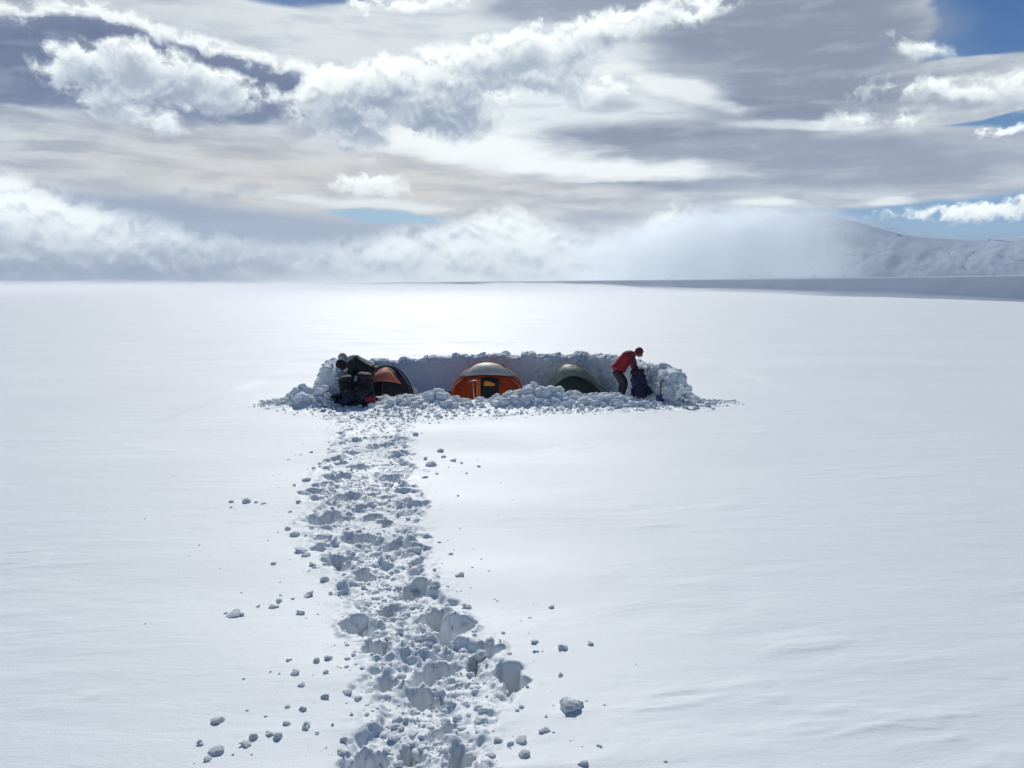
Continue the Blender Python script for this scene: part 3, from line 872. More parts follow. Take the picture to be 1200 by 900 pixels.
# lit edge of the mass at the right
col = cum(col, [((1130, 108), 90, 17, -8), ((1085, 60), 36, 12, -24), ((1190, 104), 60, 18, 0), ((1050, 138), 80, 9, 0)], rimw=1.4, c_in=(188, 195, 208), soft=.8, relk=2.0)
col = cum(col, [((1182, 152), 24, 5, 0)], soft=.3, alpha=.9)
col = cum(col, [((1150, 244), 60, 7, 2), ((1210, 238), 60, 10, 6)], soft=.4, c_in=(214, 218, 224), amp=.8)
col = cum(col, [((424, 214), 44, 14, 0), ((440, 222), 36, 10, 0)], soft=.7, c_in=(226, 228, 230), alpha=.9)
col = cum(col, [((655, 227), 40, 6, 2)], soft=.6, c_in=(150, 160, 178), rim=(165, 173, 190), relk=0, alpha=.7)
col = cum(col, [((285, 222), 36, 9, 0), ((200, 228), 60, 8, 0)], soft=.8, c_in=(150, 162, 184), rim=(160, 171, 190), relk=0, alpha=.6)
# the fog bank along the horizon
top = curve([(-300, 160), (-60, 182), (0, 190), (40, 205), (90, 228), (180, 250), (250, 270), (330, 280), (400, 278), (470, 262), (530, 254), (570, 240), (595, 234), (640, 254), (700, 268), (745, 262), (768, 244), (795, 234), (830, 246), (860, 243), (910, 238), (950, 246), (1000, 250), (1060, 262), (1120, 275), (1200, 290), (1400, 300)], AZ + wx * 1.4)
f = top - EL + grain * 1.7 + puff * 1.1 + wy * .5 + fine * .2
softw = 1.6
dep = sst(EL + grain * 2.4 + wy * 1.2, 5.2, .2)
lc = colmix(sst(AZ + wx * 6, azel(180, 0)[0], azel(520, 0)[0]), (134, 148, 172), (204, 210, 218))
lc = colmix(sst(AZ + wx * 6, azel(740, 0)[0], azel(930, 0)[0]), lc, (120, 136, 162))
hc = colmix(sst(AZ + wx * 5, azel(830, 0)[0], azel(1000, 0)[0]), (244, 247, 249), (142, 155, 178))
bc = colmix(dep, hc, lc)
bc = colmix(sst(f + grain * 1.4, 1.3, 0) * (1 - sst(AZ, azel(890, 0)[0], azel(960, 0)[0])), bc, (250, 251, 252))
bc = colmix((relief * 1.9).mx(0.0).mn(.8) * sst(EL, -.5, 2.5), bc, (244, 246, 249))
bc = colmix((relief * -1.7 + fine * .2).mx(0.0).mn(.7), bc, (130, 146, 172))
a = sst(f, -.1, softw)
col = colmix(a, col, bc)
# mist lying on the snow at the horizon
mist = (1 - sst(EL + low * 1.5, -.3, 1.5)) * (1 - sst(AZ, azel(700, 0)[0], azel(900, 0)[0]))
mc = colmix(sst(AZ, azel(100, 0)[0], azel(420, 0)[0]), (172, 182, 198), (226, 230, 235))
col = colmix(mist * .8, col, mc)
# below the horizon: snow far off
col = colmix(1 - sst(EL, -6, -1.5), col, (190, 200, 214))

bg = wt.nodes.new('ShaderNodeBackground'); bg.inputs['Strength'].default_value = .1
gm = wt.nodes.new('ShaderNodeGamma'); gm.inputs['Gamma'].default_value = 1.38; wt.links.new(col, gm.inputs['Color'])
vm2 = wt.nodes.new('ShaderNodeVectorMath'); vm2.operation = 'MULTIPLY'; vm2.inputs[1].default_value = (11.4, 11.7, 11.3)
wt.links.new(gm.outputs[0], vm2.inputs[0]); wt.links.new(vm2.outputs[0], bg.inputs['Color'])
wo = wt.nodes.new('ShaderNodeOutputWorld'); wt.links.new(bg.outputs[0], wo.inputs['Surface'])
world.cycles.sampling_method = 'NONE'
scene.cycles.use_adaptive_sampling = True; scene.cycles.adaptive_threshold = .02; scene.cycles.adaptive_min_samples = 16; scene.cycles.max_bounces = 4; scene.cycles.diffuse_bounces = 3; scene.cycles.glossy_bounces = 2; scene.cycles.transmission_bounces = 4; scene.cycles.caustics_reflective = False

sd = bpy.data.lights.new('sun', 'SUN'); sd.energy = 2.95; sd.angle = R(.6); sd.color = (1, .975, .925)
so = bpy.data.objects.new('sun', sd); COL.objects.link(so)
tosun = Vector((math.sin(R(SUN_AZ)) * math.cos(R(SUN_EL)), math.cos(R(SUN_AZ)) * math.cos(R(SUN_EL)), math.sin(R(SUN_EL))))
so.rotation_euler = tosun.to_track_quat('Z', 'Y').to_euler(); so.location = tosun * 50

# ------------------------------------------------------------------ tents
PZ = 1.65
def dome_y(x, z, a, b, H, p=1.65):
    return -b * max(0.0, 1 - abs(x / a) ** 2.0 - abs(z / H) ** p) ** .5

def dome(a, b, H, nz=16, na=56, wob=.012, seed=0, lean=0.0, pz=PZ):
    V = []
    for j in range(nz):
        q = j / (nz - 1)
        z = H * math.sin(q * math.pi / 2) ; r = max(1e-3, 1 - (z / H) ** pz) ** .5
        for i in range(na):
            t = 2 * math.pi * i / na
            V.append((a * r * math.cos(t), b * r * math.sin(t), z))
    V = np.array(V)
    k = 1 - .035 * np.abs(np.sin(2 * np.arctan2(V[:, 1] / b, V[:, 0] / a))) ** .5 * np.sin(np.pi * np.clip(V[:, 2] / H, 0, 1))
    V[:, 0] *= k; V[:, 1] *= k
    V[:, :2] *= (1 + wob * 3 * fbm(V[:, 0] * 3, V[:, 1] * 3, V[:, 2] * 4, 3, s=seed))[:, None]
    return V, [list(f) for f in grid_faces(nz, na, True)]

def patch(a, b, H, x0, x1, zlo, zhi, off, n=28, m=10, pz=PZ, thick=.004):
    V = []
    for lay in (0, thick):
        for i in range(n):
            x = x0 + (x1 - x0) * i / (n - 1)
            lo, hi = zlo(x), zhi(x)
            for j in range(m):
                z = lo + (hi - lo) * j / (m - 1)
                y = dome_y(x, z, a, b, H, pz)
                nrm = Vector((x / a ** 2, y / b ** 2, z / H ** 2)).normalized()
                V.append((x + nrm.x * (off - lay), y + nrm.y * (off - lay), z + nrm.z * (off - lay)))
    f1 = grid_faces(n, m); N = n * m
    F = [list(q) for q in f1] + [[int(i) + N for i in q][::-1] for q in f1]
    ring = [i * m for i in range(n)] + [(n - 1) * m + j for j in range(1, m)] + [i * m + m - 1 for i in range(n - 2, -1, -1)] + [j for j in range(m - 2, 0, -1)]
    for p_, q_ in zip(ring, ring[1:] + ring[:1]): F.append([p_, q_, q_ + N, p_ + N])
    return np.array(V), F

def pole_arc(a, b, H, ang, off=.02, n=22, r=.014, pz=PZ):
    pts = []
    for i in range(n):
        q = math.pi * i / (n - 1)
        z = H * math.sin(q); rr = math.copysign(max(0, 1 - (z / H) ** pz) ** .5, math.cos(q))
        pts.append(((a + off) * rr * math.cos(ang), (b + off) * rr * math.sin(ang), z + off))
    return tube(pts, r, 8)

def edge_x(z, a, H): return a * max(0, 1 - (z / H) ** 2) ** .5

# burnt orange dome tent with a grey fly
def place(u, v, y, z): return (at(u, v, y)[0], y, z)
zt = at(571, 424.5, 23.4)[2]; F0 = -.24; aT = (at(613, 440, 23.4)[0] - at(530, 440, 23.4)[0]) / 2 * 1.07; H = zt - F0; bT = .85
t = thing('dome_tent', 'burnt orange dome tent with grey fly and open door, middle of the three', 'tent', place(571.5, 440, 23.4, F0), group='tents pitched inside the snow wall')
v, f = dome(aT, bT, H, seed=2); mesh_obj('tent_body', v, f, M['fly_orange'], t)
zl = lambda x: H * (.69 - .16 * (x / aT) ** 2)
cap = lambda x: max(zl(x) + .001, H * max(0, .975 - (x / aT) ** 2) ** (1 / PZ))
v, f = patch(aT, bT, H, -aT * .70, aT * .70, zl, cap, .022, 34, 12); mesh_obj('rain_fly', v, f, M['fly_grey'], t)
lo2 = lambda x: zl(x) - .022
v, f = patch(aT, bT, H, -aT * .70, aT * .70, lo2, zl, .026, 34, 3); mesh_obj('fly_hem', v, f, M['charcoal'], t)
for s in (-1, 1):
    v, f = pole_arc(aT, bT, H, s * R(24)); mesh_obj('pole_sleeve', v, f, M['orange'], t)
d = mesh_obj('doorway', *patch(aT, bT, H, -aT * .22, aT * .30, lambda x: .02, lambda x: H * (.66 - .5 * abs(x / aT - .04) ** 1.3), .012, 14, 10), M['black'], t)  # black sheet standing in for the dark, unlit tent interior
mesh_obj('backlit_panel', *patch(aT, bT, H, -aT * .075, aT * .20, lambda x: H * .42, lambda x: H * (.55 - .9 * (x / aT - .03) ** 2 - .25 * max(0, x / aT)), .02, 10, 6), M['fly_glow'], d)  # bright patch painted for the backlit rear wall seen through the opening
mesh_obj('door_flap', *patch(aT, bT, H, -aT * .27, -aT * .16, lambda x: .02, lambda x: H * (.62), .03, 6, 10), M['orange'], d)
for s in (-1, 1):
    mesh_obj('guy_line', *tube([(s * aT * .62, -.75, H * .62), (s * aT * 1.3, -1.3, .02)], .004, 5), M['palegrey'], t)
    mesh_obj('corner_tab', *superq(.05, .04, .06, .6, 8, 10, (s * aT * 1.0, -.2, .18)), M['charcoal'], t)

# black tent with a salmon front panel
y = 22.7; H = at(452, 429.5, y)[2] + .22; a1 = .74; b1 = .9
t = thing('dome_tent', 'small black dome tent with salmon top panel, nearest the pile of packs', 'tent', place(453, 440, y, -.22), group='tents pitched inside the snow wall')
mesh_obj('tent_body', *dome(a1, b1, H, seed=5), M['black'], t)
zl = lambda x: H * (.64 - .25 * (x / a1) ** 2)
cp = lambda x: max(zl(x) + .001, H * (.97 - .85 * abs(x / a1) ** 1.5))
sp_ = mesh_obj('front_panel', *patch(a1, b1, H, -a1 * .66, a1 * .66, zl, cp, .012, 30, 10), M['fly_salmon'], t)
mesh_obj('white_patch', *patch(a1, b1, H, -.055, .07, lambda x: H * .845, lambda x: H * .895, .019, 6, 4), M['patch'], sp_)
for s in (-1, 1):
    mesh_obj('pole_sleeve', *pole_arc(a1, b1, H, s * R(20), r=.022), M['charcoal'], t)
mesh_obj('door_zip', *patch(a1, b1, H, -.012, .012, lambda x: .02, lambda x: H * .66, .012, 4, 10), M['webbing'], t)

# green tunnel tent
y = 23.5; H = at(668, 426.5, y)[2] + .24; a3 = (at(707, 440, y)[0] - at(642, 440, y)[0]) / 2 * 1.1; b3 = .85
t = thing('dome_tent', 'grey green tent with dark front wall, nearest the person in red', 'tent', place(674, 440, y, -.24), group='tents pitched inside the snow wall')
V_, F_ = dome(a3, b3, H, seed=9, wob=.025)
V_[:, 0] -= .16 * np.clip(V_[:, 2] / H, 0, 1) ** 2
mesh_obj('tent_body', V_, F_, M['fly_green'], t)
hz = lambda x: H * max(.03, .70 - .74 * (x / a3 + .02) ** 2)
V_, F_ = patch(a3, b3, H, -a3 * .93, a3 * .93, lambda x: .02, hz, .02, 34, 10)
V_[:, 0] -= .16 * np.clip(V_[:, 2] / H, 0, 1) ** 2
fw = mesh_obj('front_wall', V_, F_, M['darkgreen'], t)
arc = [(x, dome_y(x, hz(x), a3, b3, H) - .035, hz(x)) for x in np.linspace(-a3 * .93, a3 * .93, 26)]
arc = [(x - .16 * (z / H) ** 2, yy, z) for x, yy, z in arc]
mesh_obj('front_hoop', *tube(arc, .012, 7), M['charcoal'], t)
for s, an in ((1, 14), (-1, 30)):
    V_, F_ = pole_arc(a3, b3, H, s * R(an), r=.013)
    V_ = np.array(V_); V_[:, 0] -= .16 * np.clip(V_[:, 2] / H, 0, 1) ** 2
    mesh_obj('pole_sleeve', V_, F_, M['fly_green'], t)
for dx_, zt_ in ((.1, .80), (.26, .72), (.4, .6)):
    mesh_obj('guy_line', *tube([(a3 * dx_, -.62, H * zt_), (a3 * (dx_ + .75), -1.0, H * (zt_ - .45))], .006, 5), M['charcoal'], t)

# pale stuff sack in the shade of the wall
y = 23.2; x, _, z = at(484, 463, y)
t = thing('stuff_sack', 'small pale rounded sack standing beside the black tent', 'bag', (x, y, z - .10))
mesh_obj('sack_body', *superq(.13, .12, .15, .8, 16, 24, (0, 0, .13), taper=.12, noise=.25, seed=4), M['palegrey'], t)
mesh_obj('drawstring_neck', *superq(.05, .05, .03, .8, 8, 14, (.0, 0, .28), noise=.3, seed=6), M['palegrey'], t)

# ------------------------------------------------------------------ backpacks
def backpack(label, loc, rz, pitch, roll, h, w, d, main, lid, group, belt=True, patchm=None):
    t = thing('backpack', label, 'backpack', loc, rz, group)
    t.rotation_euler = (pitch, roll, rz)
    v, f = superq(w / 2, d / 2, h * .43, .68, 22, 32, (0, 0, h * .43), taper=.12, noise=.30, seed=int(h * 100 + w * 77))
    body = mesh_obj('pack_body', v, f, M[main], t)
    v, f = superq(w * .47, d * .56, h * .12, .8, 14, 28, (0, -.01, h * .91), noise=.22, seed=3)
    l = mesh_obj('lid', v, f, M[lid], t)
    mesh_obj('buckle', *superq(.018, .008, .024, .5, 6, 10, (w * .12, -d * .56, h * .84)), M['webbing'], l)
    for s in (-1, 1):
        mesh_obj('side_pocket', *superq(.05, d * .36, h * .17, .6, 12, 18, (s * w * .53, 0, h * .24), noise=.2, seed=8), M[main], t)
        mesh_obj('shoulder_strap', *tube([(s * w * .2, d * .45, h * .84), (s * w * .27, d * .72, h * .66), (s * w * .30, d * .74, h * .42), (s * w * .34, d * .5, h * .14)], [.022, .03, .028, .014], 8), M['charcoal'], t)
        mesh_obj('compression_strap', *tube([(s * w * .56, -d * .36, h * .52), (s * w * .30, -d * .56, h * .53), (s * w * .05, -d * .57, h * .56)], .009, 6), M['webbing'], t)
    if belt:
        for s in (-1, 1):
            mesh_obj('hip_belt', *superq(.13, .03, .055, .6, 12, 18, (s * (w * .5 + .08), d * .45, h * .12), noise=.2, seed=12), M[main], t)
    if patchm:
        mesh_obj('front_pocket', *superq(w * .32, .05, h * .16, .6, 12, 18, (0, -d * .5, h * .35), noise=.2, seed=2), M[patchm], t)
    return t

Y0 = 20.5
def pk(u, v, y): 
    x, yy, z = at(u, v, y); return (x, y, z)
G = 'backpacks heaped at the left end of the camp'
backpack('tall black backpack standing at the left of the pack heap', pk(411.5, 471, 20.7), R(10), R(6), R(-8), .70, .42, .30, 'black', 'charcoal', G)
backpack('tall black backpack with grey straps leaning against the heap beside the salmon tent', pk(427, 472, 20.75), R(-14), R(8), R(6), .80, .42, .30, 'charcoal', 'black', G)
backpack('dark teal backpack slumped in front of the black ones', pk(424, 474, 20.42), R(-24), R(22), R(14), .50, .36, .26, 'teal', 'black', G, patchm='black')
backpack('dark navy backpack lying low at the foot of the heap', pk(409, 473.5, 20.4), R(28), R(40), R(-12), .46, .34, .24, 'navy', 'charcoal', G)
backpack('black backpack lying flat on the snow, leftmost of the heap', pk(396, 468, 20.7), R(75), R(82), R(0), .46, .34, .22, 'black', 'black', G)
backpack('dark blue backpack with black lid held upright by the person in red', pk(752, 467, 21.45), R(-8), R(-3), R(-10), .80, .40, .32, 'navy', 'black', 'backpack by the person in red', patchm='navy')

x, yy, z = pk(434.5, 472, 20.25)
t = thing('stuff_sack', 'crimson drawstring sack at the right foot of the pack heap', 'bag', (x, yy, z))
mesh_obj('sack_body', *superq(.14, .10, .09, .7, 16, 24, (0, 0, .09), noise=.3, seed=14), M['crimson'], t)
mesh_obj('drawstring_neck', *superq(.04, .045, .045, .8, 8, 14, (.15, 0, .10), noise=.3, seed=16), M['black'], t)

# ------------------------------------------------------------------ tools
def ice_axe(label, u, v, y, h, lean, mat='alu'):
    x, yy, z = at(u, v, y)
    t = thing('ice_axe', label, 'ice axe', (x, y, z), group='ice axes stuck upright in the snow')
    t.rotation_euler = (0, lean, 0)
    mesh_obj('shaft', *tube([(0, 0, -.15), (0, 0, h)], .014, 8), M[mat], t)
    hd = mesh_obj('head', *tube([(-.14, 0, h - .035), (-.08, 0, h + .005), (0, 0, h + .012), (.07, 0, h + .008)], [.004, .011, .016, .014], 8), M['alu'], t)
    mesh_obj('adze', *superq(.03, .035, .007, .5, 6, 10, (.09, 0, h + .004)), M['alu'], hd)
ice_axe('black ice axe planted left of the heap of packs', 393, 466, 20.9, .42, R(-3), 'charcoal')
ice_axe('pale ice axe planted in front of the orange tent', 555.5, 466, 21.9, .46, R(-4))

x, yy, z = at(774, 470, 20.95)
t = thing('snow_shovel', 'snow shovel with blue blade stuck upright by the right wall', 'shovel', (x, 20.95, z))
mesh_obj('shaft', *tube([(0, 0, .12), (0.0, 0, .50)], .016, 8), M['charcoal'], t)
mesh_obj('grip', *tube([(-.055, 0, .52), (0, 0, .505), (.055, 0, .52), (.06, 0, .55), (0, 0, .56), (-.06, 0, .55), (-.055, 0, .52)], .011, 8), M['black'], t)
bv = []
for j in range(9):
    for i in range(9):
        q = i / 8 * 2 - 1; k = j / 8
        w = .12 * (1 - .25 * k ** 3)
        bv.append((q * w, .035 * q * q - .03, .17 - .30 * k))
bv = np.array(bv); bf = grid_faces(9, 9)
bv2 = bv + np.array([0, .008, 0])
mesh_obj('blade', np.concatenate([bv, bv2]), [list(map(int, q)) for q in bf] + [[int(i) + 81 for i in q][::-1] for q in bf], M['blue'], t)

# ------------------------------------------------------------------ people
def hand(parent, p, d, down, mat, s=1.0, name='glove'):
    """palm with five bent digits; p wrist, d towards the fingers, down = palm side"""
    p, d, down = Vector(p), Vector(d).normalized(), Vector(down).normalized()
    side = d.cross(down).normalized(); down = side.cross(d).normalized()
    J = {'w': (*p, .026 * s), 'm': (*(p + d * .05 * s), .036 * s), 'k': (*(p + d * .085 * s), .034 * s)}
    E = [('w', 'm'), ('m', 'k')]
    for i, (o, l) in enumerate(((-.030, .058), (-.010, .068), (.011, .062), (.031, .048))):
        a = p + d * .088 * s + side * o * s; b = a + (d * .75 + down * .5).normalized() * l * .5 * s; c = b + (d * .25 + down * .95).normalized() * l * .5 * s
        J[f'a{i}'] = (*a, .011 * s); J[f'b{i}'] = (*b, .0105 * s); J[f'c{i}'] = (*c, .009 * s)
        E += [('k', f'a{i}'), (f'a{i}', f'b{i}'), (f'b{i}', f'c{i}')]
    a = p + d * .035 * s - side * .034 * s; b = a + (d * .7 - side * .6 + down * .4).normalized() * .035 * s; c = b + (d * .8 + down * .6).normalized() * .03 * s
    J['t1'] = (*a, .014 * s); J['t2'] = (*b, .013 * s); J['t3'] = (*c, .011 * s)
    E += [('m', 't1'), ('t1', 't2'), ('t2', 't3')]
    return skin(name, J, E, M[mat], parent, 1)

def person(label, K, y, foot, fx, mats, hat_scale=1.0, beanie=False, bulk=1.0):
    """K: joint -> (u, v, dy) read at depth y; fx = +1 faces right, -1 faces left"""
    base = Vector(foot)
    root = thing('person', label, 'person', base)
    def P(k, r):
        u, v, dy = K[k]; q = Vector(at(u, v, y + dy)) - base
        return (q.x, q.y, q.z, r)
    fz = .06
    def ft(k, ank):
        a = Vector(P(ank, 0)[:3]); return a
    # the body, one skin
    J = {'pelvis': P('pelvis', .10), 'spine': P('spine', .09), 'chest': P('chest', .10), 'neck': P('neck', .058)}
    hd = Vector(P('head', 0)[:3]); nk = Vector(J['neck'][:3])
    J['skull'] = (*hd, (.085, .098)); ax = (hd - nk).normalized()
    J['crown'] = (*(hd + ax * .07), .072)
    E = [('pelvis', 'spine'), ('spine', 'chest'), ('chest', 'neck'), ('neck', 'skull'), ('skull', 'crown')]
    for s in ('N', 'F'):
        J['sh' + s] = P('sh' + s, .072); J['el' + s] = P('el' + s, .046); J['wr' + s] = P('wr' + s, .03)
        J['hip' + s] = P('hip' + s, .075); J['kn' + s] = P('kn' + s, .064); J['an' + s] = P('an' + s, .045)
        E += [('chest', 'sh' + s), ('sh' + s, 'el' + s), ('el' + s, 'wr' + s), ('pelvis', 'hip' + s), ('hip' + s, 'kn' + s), ('kn' + s, 'an' + s)]
    skin('body', J, E, M['skin'], root, 2, 'pelvis')
    # jacket, sleeves, trousers, boots
    g = .028
    pv, sp3, ch = [Vector(J[q][:3]) for q in ('pelvis', 'spine', 'chest')]
    J2 = {'hem': (*(pv + (pv - sp3) * .35), (.18, .20)), 'waist': (*(pv * .6 + sp3 * .4), (.18, .19)), 'spine': (*sp3, (.18, .20)), 'chest': (*ch, (.19, .215)), 'collar': (*(nk + (nk - ch) * .25), .11)}
    J2 = {k_: (*q_[:3], (q_[3][0] * bulk, q_[3][1] * bulk) if isinstance(q_[3], tuple) else q_[3]) for k_, q_ in J2.items()}
    skin('jacket', J2, [('hem', 'waist'), ('waist', 'spine'), ('spine', 'chest'), ('chest', 'collar')], M[mats['jacket']], root, 2, 'spine')
    for s in ('N', 'F'):
        el, wr, sh = [Vector(J[q + s][:3]) for q in ('el', 'wr', 'sh')]
        c0 = Vector(J['chest'][:3])
        J3 = {'i': (*(c0 * .45 + sh * .55), .12), 's': (*sh, .094), 'm': (*((sh + el) / 2), .076), 'e': (*el, .064), 'w': (*(wr * .9 + el * .1), .046)}
        skin('sleeve', J3, [('i', 's'), ('s', 'm'), ('m', 'e'), ('e', 'w')], M[mats['sleeve']], root, 2)
        hip, kn, an = [Vector(J[q + s][:3]) for q in ('hip', 'kn', 'an')]
        J4 = {'p': (*(Vector(J['pelvis'][:3]) * .6 + hip * .4), .145), 'h': (*hip, .128), 't': (*((hip + kn) / 2), .108), 'k': (*kn, .088), 'c': (*((kn + an) / 2), .085), 'a': (*an, .072)}
        skin('trouser_leg', J4, [('p', 'h'), ('h', 't'), ('t', 'k'), ('k', 'c'), ('c', 'a')], M[mats['trousers']], root, 2)
        b = an + Vector((0, 0, -.03))
        J5 = {'h': (b.x - fx * .05, b.y, b.z - .03, .05), 'a': (b.x, b.y, b.z + .05, .066), 'i': (b.x + fx * .08, b.y, b.z - .03, .05), 't': (b.x + fx * .18, b.y, b.z - .045, .042)}
        skin('boot', J5, [('a', 'h'), ('a', 'i'), ('i', 't')], M['black'], root, 1)
        dr = (wr - el).normalized()
        hand(root, wr, dr, Vector((fx * .3, 0, -1)) if abs(dr.z) < .8 else Vector((-fx, 0, -.2)), mats['glove'], 1.12)
    # face
    f = Vector((fx * .62, -.12, -.75)).normalized() if not 'face' in K else Vector(K['face']).normalized()
    up = (ax - f * ax.dot(f)).normalized(); sd = f.cross(up)
    c = hd + ax * .01
    face = mesh_obj('face', *superq(.066, .078, .096, .92, 18, 24), M['skin'], root)
    m = Matrix((sd, f, up)).transposed().to_4x4(); face.matrix_local = Matrix.Translation(c + f * .036) @ m
    mesh_obj('nose', *superq(.012, .02, .022, .9, 8, 10, (0, .080, -.006)), M['skin'], face)
    mesh_obj('mouth', *superq(.022, .006, .006, .9, 6, 10, (0, .072, -.045)), M['darkred'], face)
    for s in (-1, 1): mesh_obj('ear', *superq(.008, .018, .028, .9, 8, 10, (s * .07, -.02, 0)), M['skin'], face)
    if mats.get('goggles'):
        mesh_obj('goggles', *superq(.062, .028, .026, .6, 10, 18, (0, .062, .020)), M['lens'], face)
    else:
        for s in (-1, 1): mesh_obj('eye', *superq(.012, .007, .008, .9, 8, 10, (s * .028, .073, .018)), M['lens'], face)
    hat = mesh_obj('hat' if beanie else 'hood', *superq(.098 * hat_scale, .112 * hat_scale, .118 * hat_scale, .9, 20, 28, noise=.08, seed=5), M[mats['hat']], root)
    hat.matrix_local = Matrix.Translation(c - f * .022 + up * .032) @ m
    if not beanie:
        mesh_obj('hood_collar', *tube([tuple(nk - ax * .03), tuple(nk + ax * .02), tuple(nk + ax * .08)], [.095, .09, .085], 16), M[mats['hat']], hat).matrix_parent_inverse = hat.matrix_local.inverted()
    return root

KR = dict(pelvis=(723, 433.5, 0), spine=(728.5, 425, 0), chest=(736.5, 418, 0), neck=(743, 414, 0), head=(748, 413.6, -.02),
          shN=(741, 418.5, -.17), elN=(741, 430, -.25), wrN=(746.5, 437, -.22), shF=(741, 418, .17), elF=(744, 429, .24), wrF=(749, 433, .12),
          hipN=(724, 437, -.09), knN=(733, 448, -.13), anN=(729, 463, -.13), hipF=(723, 436.5, .09), knF=(729, 449, .1), anF=(726.5, 464, .1), face=(.62, -.18, -.7))
y = 21.75
z = min(at(728, 466, y)[2], at(728, 466, y)[2])
person('person in red jacket and dark trousers bending over a dark blue pack', KR, y, (at(728, 466, y)[0], y, z), 1,
       dict(jacket='red', sleeve='darkred', trousers='black', hat='darkred', glove='black', goggles=True), 1.0)
KB = dict(pelvis=(434, 437, 0), spine=(427, 430, 0), chest=(417, 428.5, 0), neck=(407.5, 427.5, 0), head=(401.5, 428.5, 0),
          shN=(413, 431, -.17), elN=(409, 444, -.24), wrN=(402, 451, -.20), shF=(413, 430, .17), elF=(408, 441, .2), wrF=(401.5, 446, .1),
          hipN=(434, 440, -.1), knN=(427, 453, -.12), anN=(431, 468, -.12), hipF=(434, 440, .1), knF=(430, 454, .1), anF=(434, 469, .1), face=(-.45, -.15, -.85))
y = 21.15
person('person in black jacket and beanie stooping over the heap of packs', KB, y, (at(432, 472, y)[0], y, at(432, 472, y)[2]), -1,
       dict(jacket='black', sleeve='black', trousers='charcoal', hat='black', glove='black'), 1.3, True, 1.25)
KG = dict(pelvis=(432, 431, 0), spine=(425, 425.5, 0), chest=(416, 423.5, 0), neck=(407.5, 421, 0), head=(402.5, 420.5, 0),
          shN=(412, 425, -.17), elN=(410, 436, -.2), wrN=(409, 446, -.1), shF=(412, 424, .17), elF=(409, 435, .2), wrF=(406, 445, .1),
          hipN=(432, 434, -.1), knN=(428, 448, -.1), anN=(431, 464, -.1), hipF=(432, 434, .1), knF=(430, 448, .1), anF=(433, 464, .1), face=(-.6, -.15, -.75))
y = 21.85
person('person in pale grey hat and jacket bent over behind the black clad figure', KG, y, (at(432, 467, y)[0], y, at(432, 467, y)[2]), -1,
       dict(jacket='grey', sleeve='grey', trousers='charcoal', hat='grey', glove='charcoal'), 1.08, True)

# ------------------------------------------------------------------ air
def volume_mat(name, color, dens, g):
    m = bpy.data.materials.new(name); m.use_nodes = True; nt = m.node_tree; nt.nodes.clear()
    pv = nt.nodes.new('ShaderNodeVolumePrincipled'); pv.inputs['Color'].default_value = color + (1,)
    pv.inputs['Density'].default_value = dens; pv.inputs['Anisotropy'].default_value = g
    o = nt.nodes.new('ShaderNodeOutputMaterial'); nt.links.new(pv.outputs[0], o.inputs['Volume'])
    return m
bm = bmesh.new(); bmesh.ops.create_cube(bm, size=1)
me = bpy.data.meshes.new('haze'); bm.to_mesh(me); bm.free(); me.materials.append(volume_mat('haze', (.84, .92, 1.0), 6e-5, .35))
hz_ = bpy.data.objects.new('haze', me); COL.objects.link(hz_)
zb_, zt_ = -60.0, 430.0
hz_.scale = (11200, 11200, zt_ - zb_); hz_.location = (0, 0, (zt_ + zb_) / 2)
tag(hz_, 'thin pale haze over the whole snowfield', kind='stuff')
scene.cycles.volume_bounces = 3; scene.cycles.max_bounces = 5

# cloud rolling over the left flank of the mountain: a lens of mist, thin at its edges
nu, nv = 150, 44
us = np.linspace(560, 1110, nu); vs = np.linspace(222, 338, nv)
U, W_ = np.meshgrid(us, vs)
topv = np.interp(U, [600, 640, 700, 745, 768, 795, 830, 860, 910, 950, 1000, 1080], [262, 262, 266, 258, 250, 244, 244, 240, 234, 238, 250, 285])
n1 = fbm(U / 60, W_ / 45, o=5, g=.55, s=201)
thick = ss(-6, 30, W_ - topv + 34 * n1) * (1 - ss(830, 1090, U + 70 * n1)) * ss(565, 860, U + 60 * n1) ** .8 * ss(560, 600, U) * (1 - .7 * ss(315, 337, W_))
thick = np.maximum(thick * (1 + .6 * n1), 0) ** 1.3
FY = 2500.0
cp_, sp2 = math.cos(PITCH), math.sin(PITCH)
bx, bz = (U - 600) / FPX * FY / cp_, HC + FY * np.tan(np.arctan((450 - W_) / FPX) - PITCH)
front = np.stack([bx, FY - 170 * thick - .5, bz], -1).reshape(-1, 3); backv = np.stack([bx, FY + 170 * thick + .5, bz], -1).reshape(-1, 3)
gf = grid_faces(nv, nu); N_ = nu * nv
ring = [i for i in range(nu)] + [j * nu + nu - 1 for j in range(1, nv)] + [(nv - 1) * nu + i for i in range(nu - 2, -1, -1)] + [j * nu for j in range(nv - 2, 0, -1)]
side = np.array([[p_, q_, q_ + N_, p_ + N_] for p_, q_ in zip(ring, ring[1:] + ring[:1])])
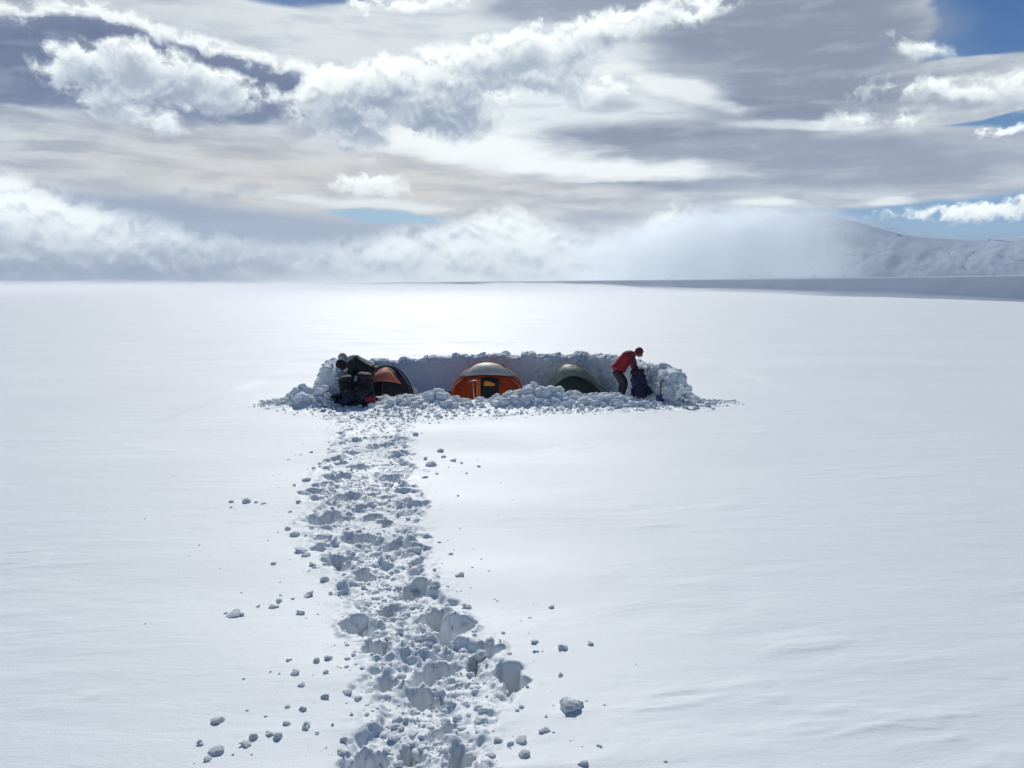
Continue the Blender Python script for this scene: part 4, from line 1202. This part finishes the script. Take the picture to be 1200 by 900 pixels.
fb = mesh_obj('cloud_bank', np.concatenate([front, backv]), np.concatenate([gf[:, ::-1], gf + N_, side]), volume_mat('cloud', (.90, .955, 1.0), .0075, .6))
bm = bmesh.new(); bm.from_mesh(fb.data); bmesh.ops.recalc_face_normals(bm, faces=bm.faces); bm.to_mesh(fb.data); bm.free()
tag(fb, 'pale cloud bank spilling over the left flank of the mountain', kind='stuff')

# drifting snow: a low layer of blown crystals over the far edge of the plateau
A = np.radians(np.linspace(-48, 48, 120)); D_ = np.array(geo(110, 1250, 1.06))
AA, DD = np.meshgrid(A, D_)
gx_, gy_ = np.sin(AA) * DD, np.cos(AA) * DD
g0 = ground_h(gx_.ravel(), gy_.ravel()).reshape(gx_.shape)
th = (1.5 + 2.6 * np.maximum(0, fbm(gx_ * .02, gy_ * .012, o=3, s=301) + .25)) * ss(110, 260, DD) * (1 - ss(900, 1250, DD)) * ss(-48, -40, np.degrees(AA)) * (1 - ss(40, 48, np.degrees(AA)))
azd = np.degrees(AA)
th = th * (1 + DD / 500) * (1 + .1 * (1 - ss(-22, -6, azd))) * (1 - .5 * ss(0, 14, azd))
top_ = np.stack([gx_, gy_, g0 + th + .02], -1).reshape(-1, 3); bot_ = np.stack([gx_, gy_, g0 - .8], -1).reshape(-1, 3)
nr_, nc_ = gx_.shape; gf = grid_faces(nr_, nc_); N_ = nr_ * nc_
ring = [i for i in range(nc_)] + [j * nc_ + nc_ - 1 for j in range(1, nr_)] + [(nr_ - 1) * nc_ + i for i in range(nc_ - 2, -1, -1)] + [j * nc_ for j in range(nr_ - 2, 0, -1)]
side = np.array([[p_, q_, q_ + N_, p_ + N_] for p_, q_ in zip(ring, ring[1:] + ring[:1])])
bs = mesh_obj('blowing_snow', np.concatenate([top_, bot_]), np.concatenate([gf, gf[:, ::-1] + N_, side[:, ::-1]]), volume_mat('blown snow', (.97, .98, 1.0), .0035, .3))
bm = bmesh.new(); bm.from_mesh(bs.data); bmesh.ops.recalc_face_normals(bm, faces=bm.faces); bm.to_mesh(bs.data); bm.free()
tag(bs, 'low veil of blown snow along the far edge of the plateau', kind='stuff')
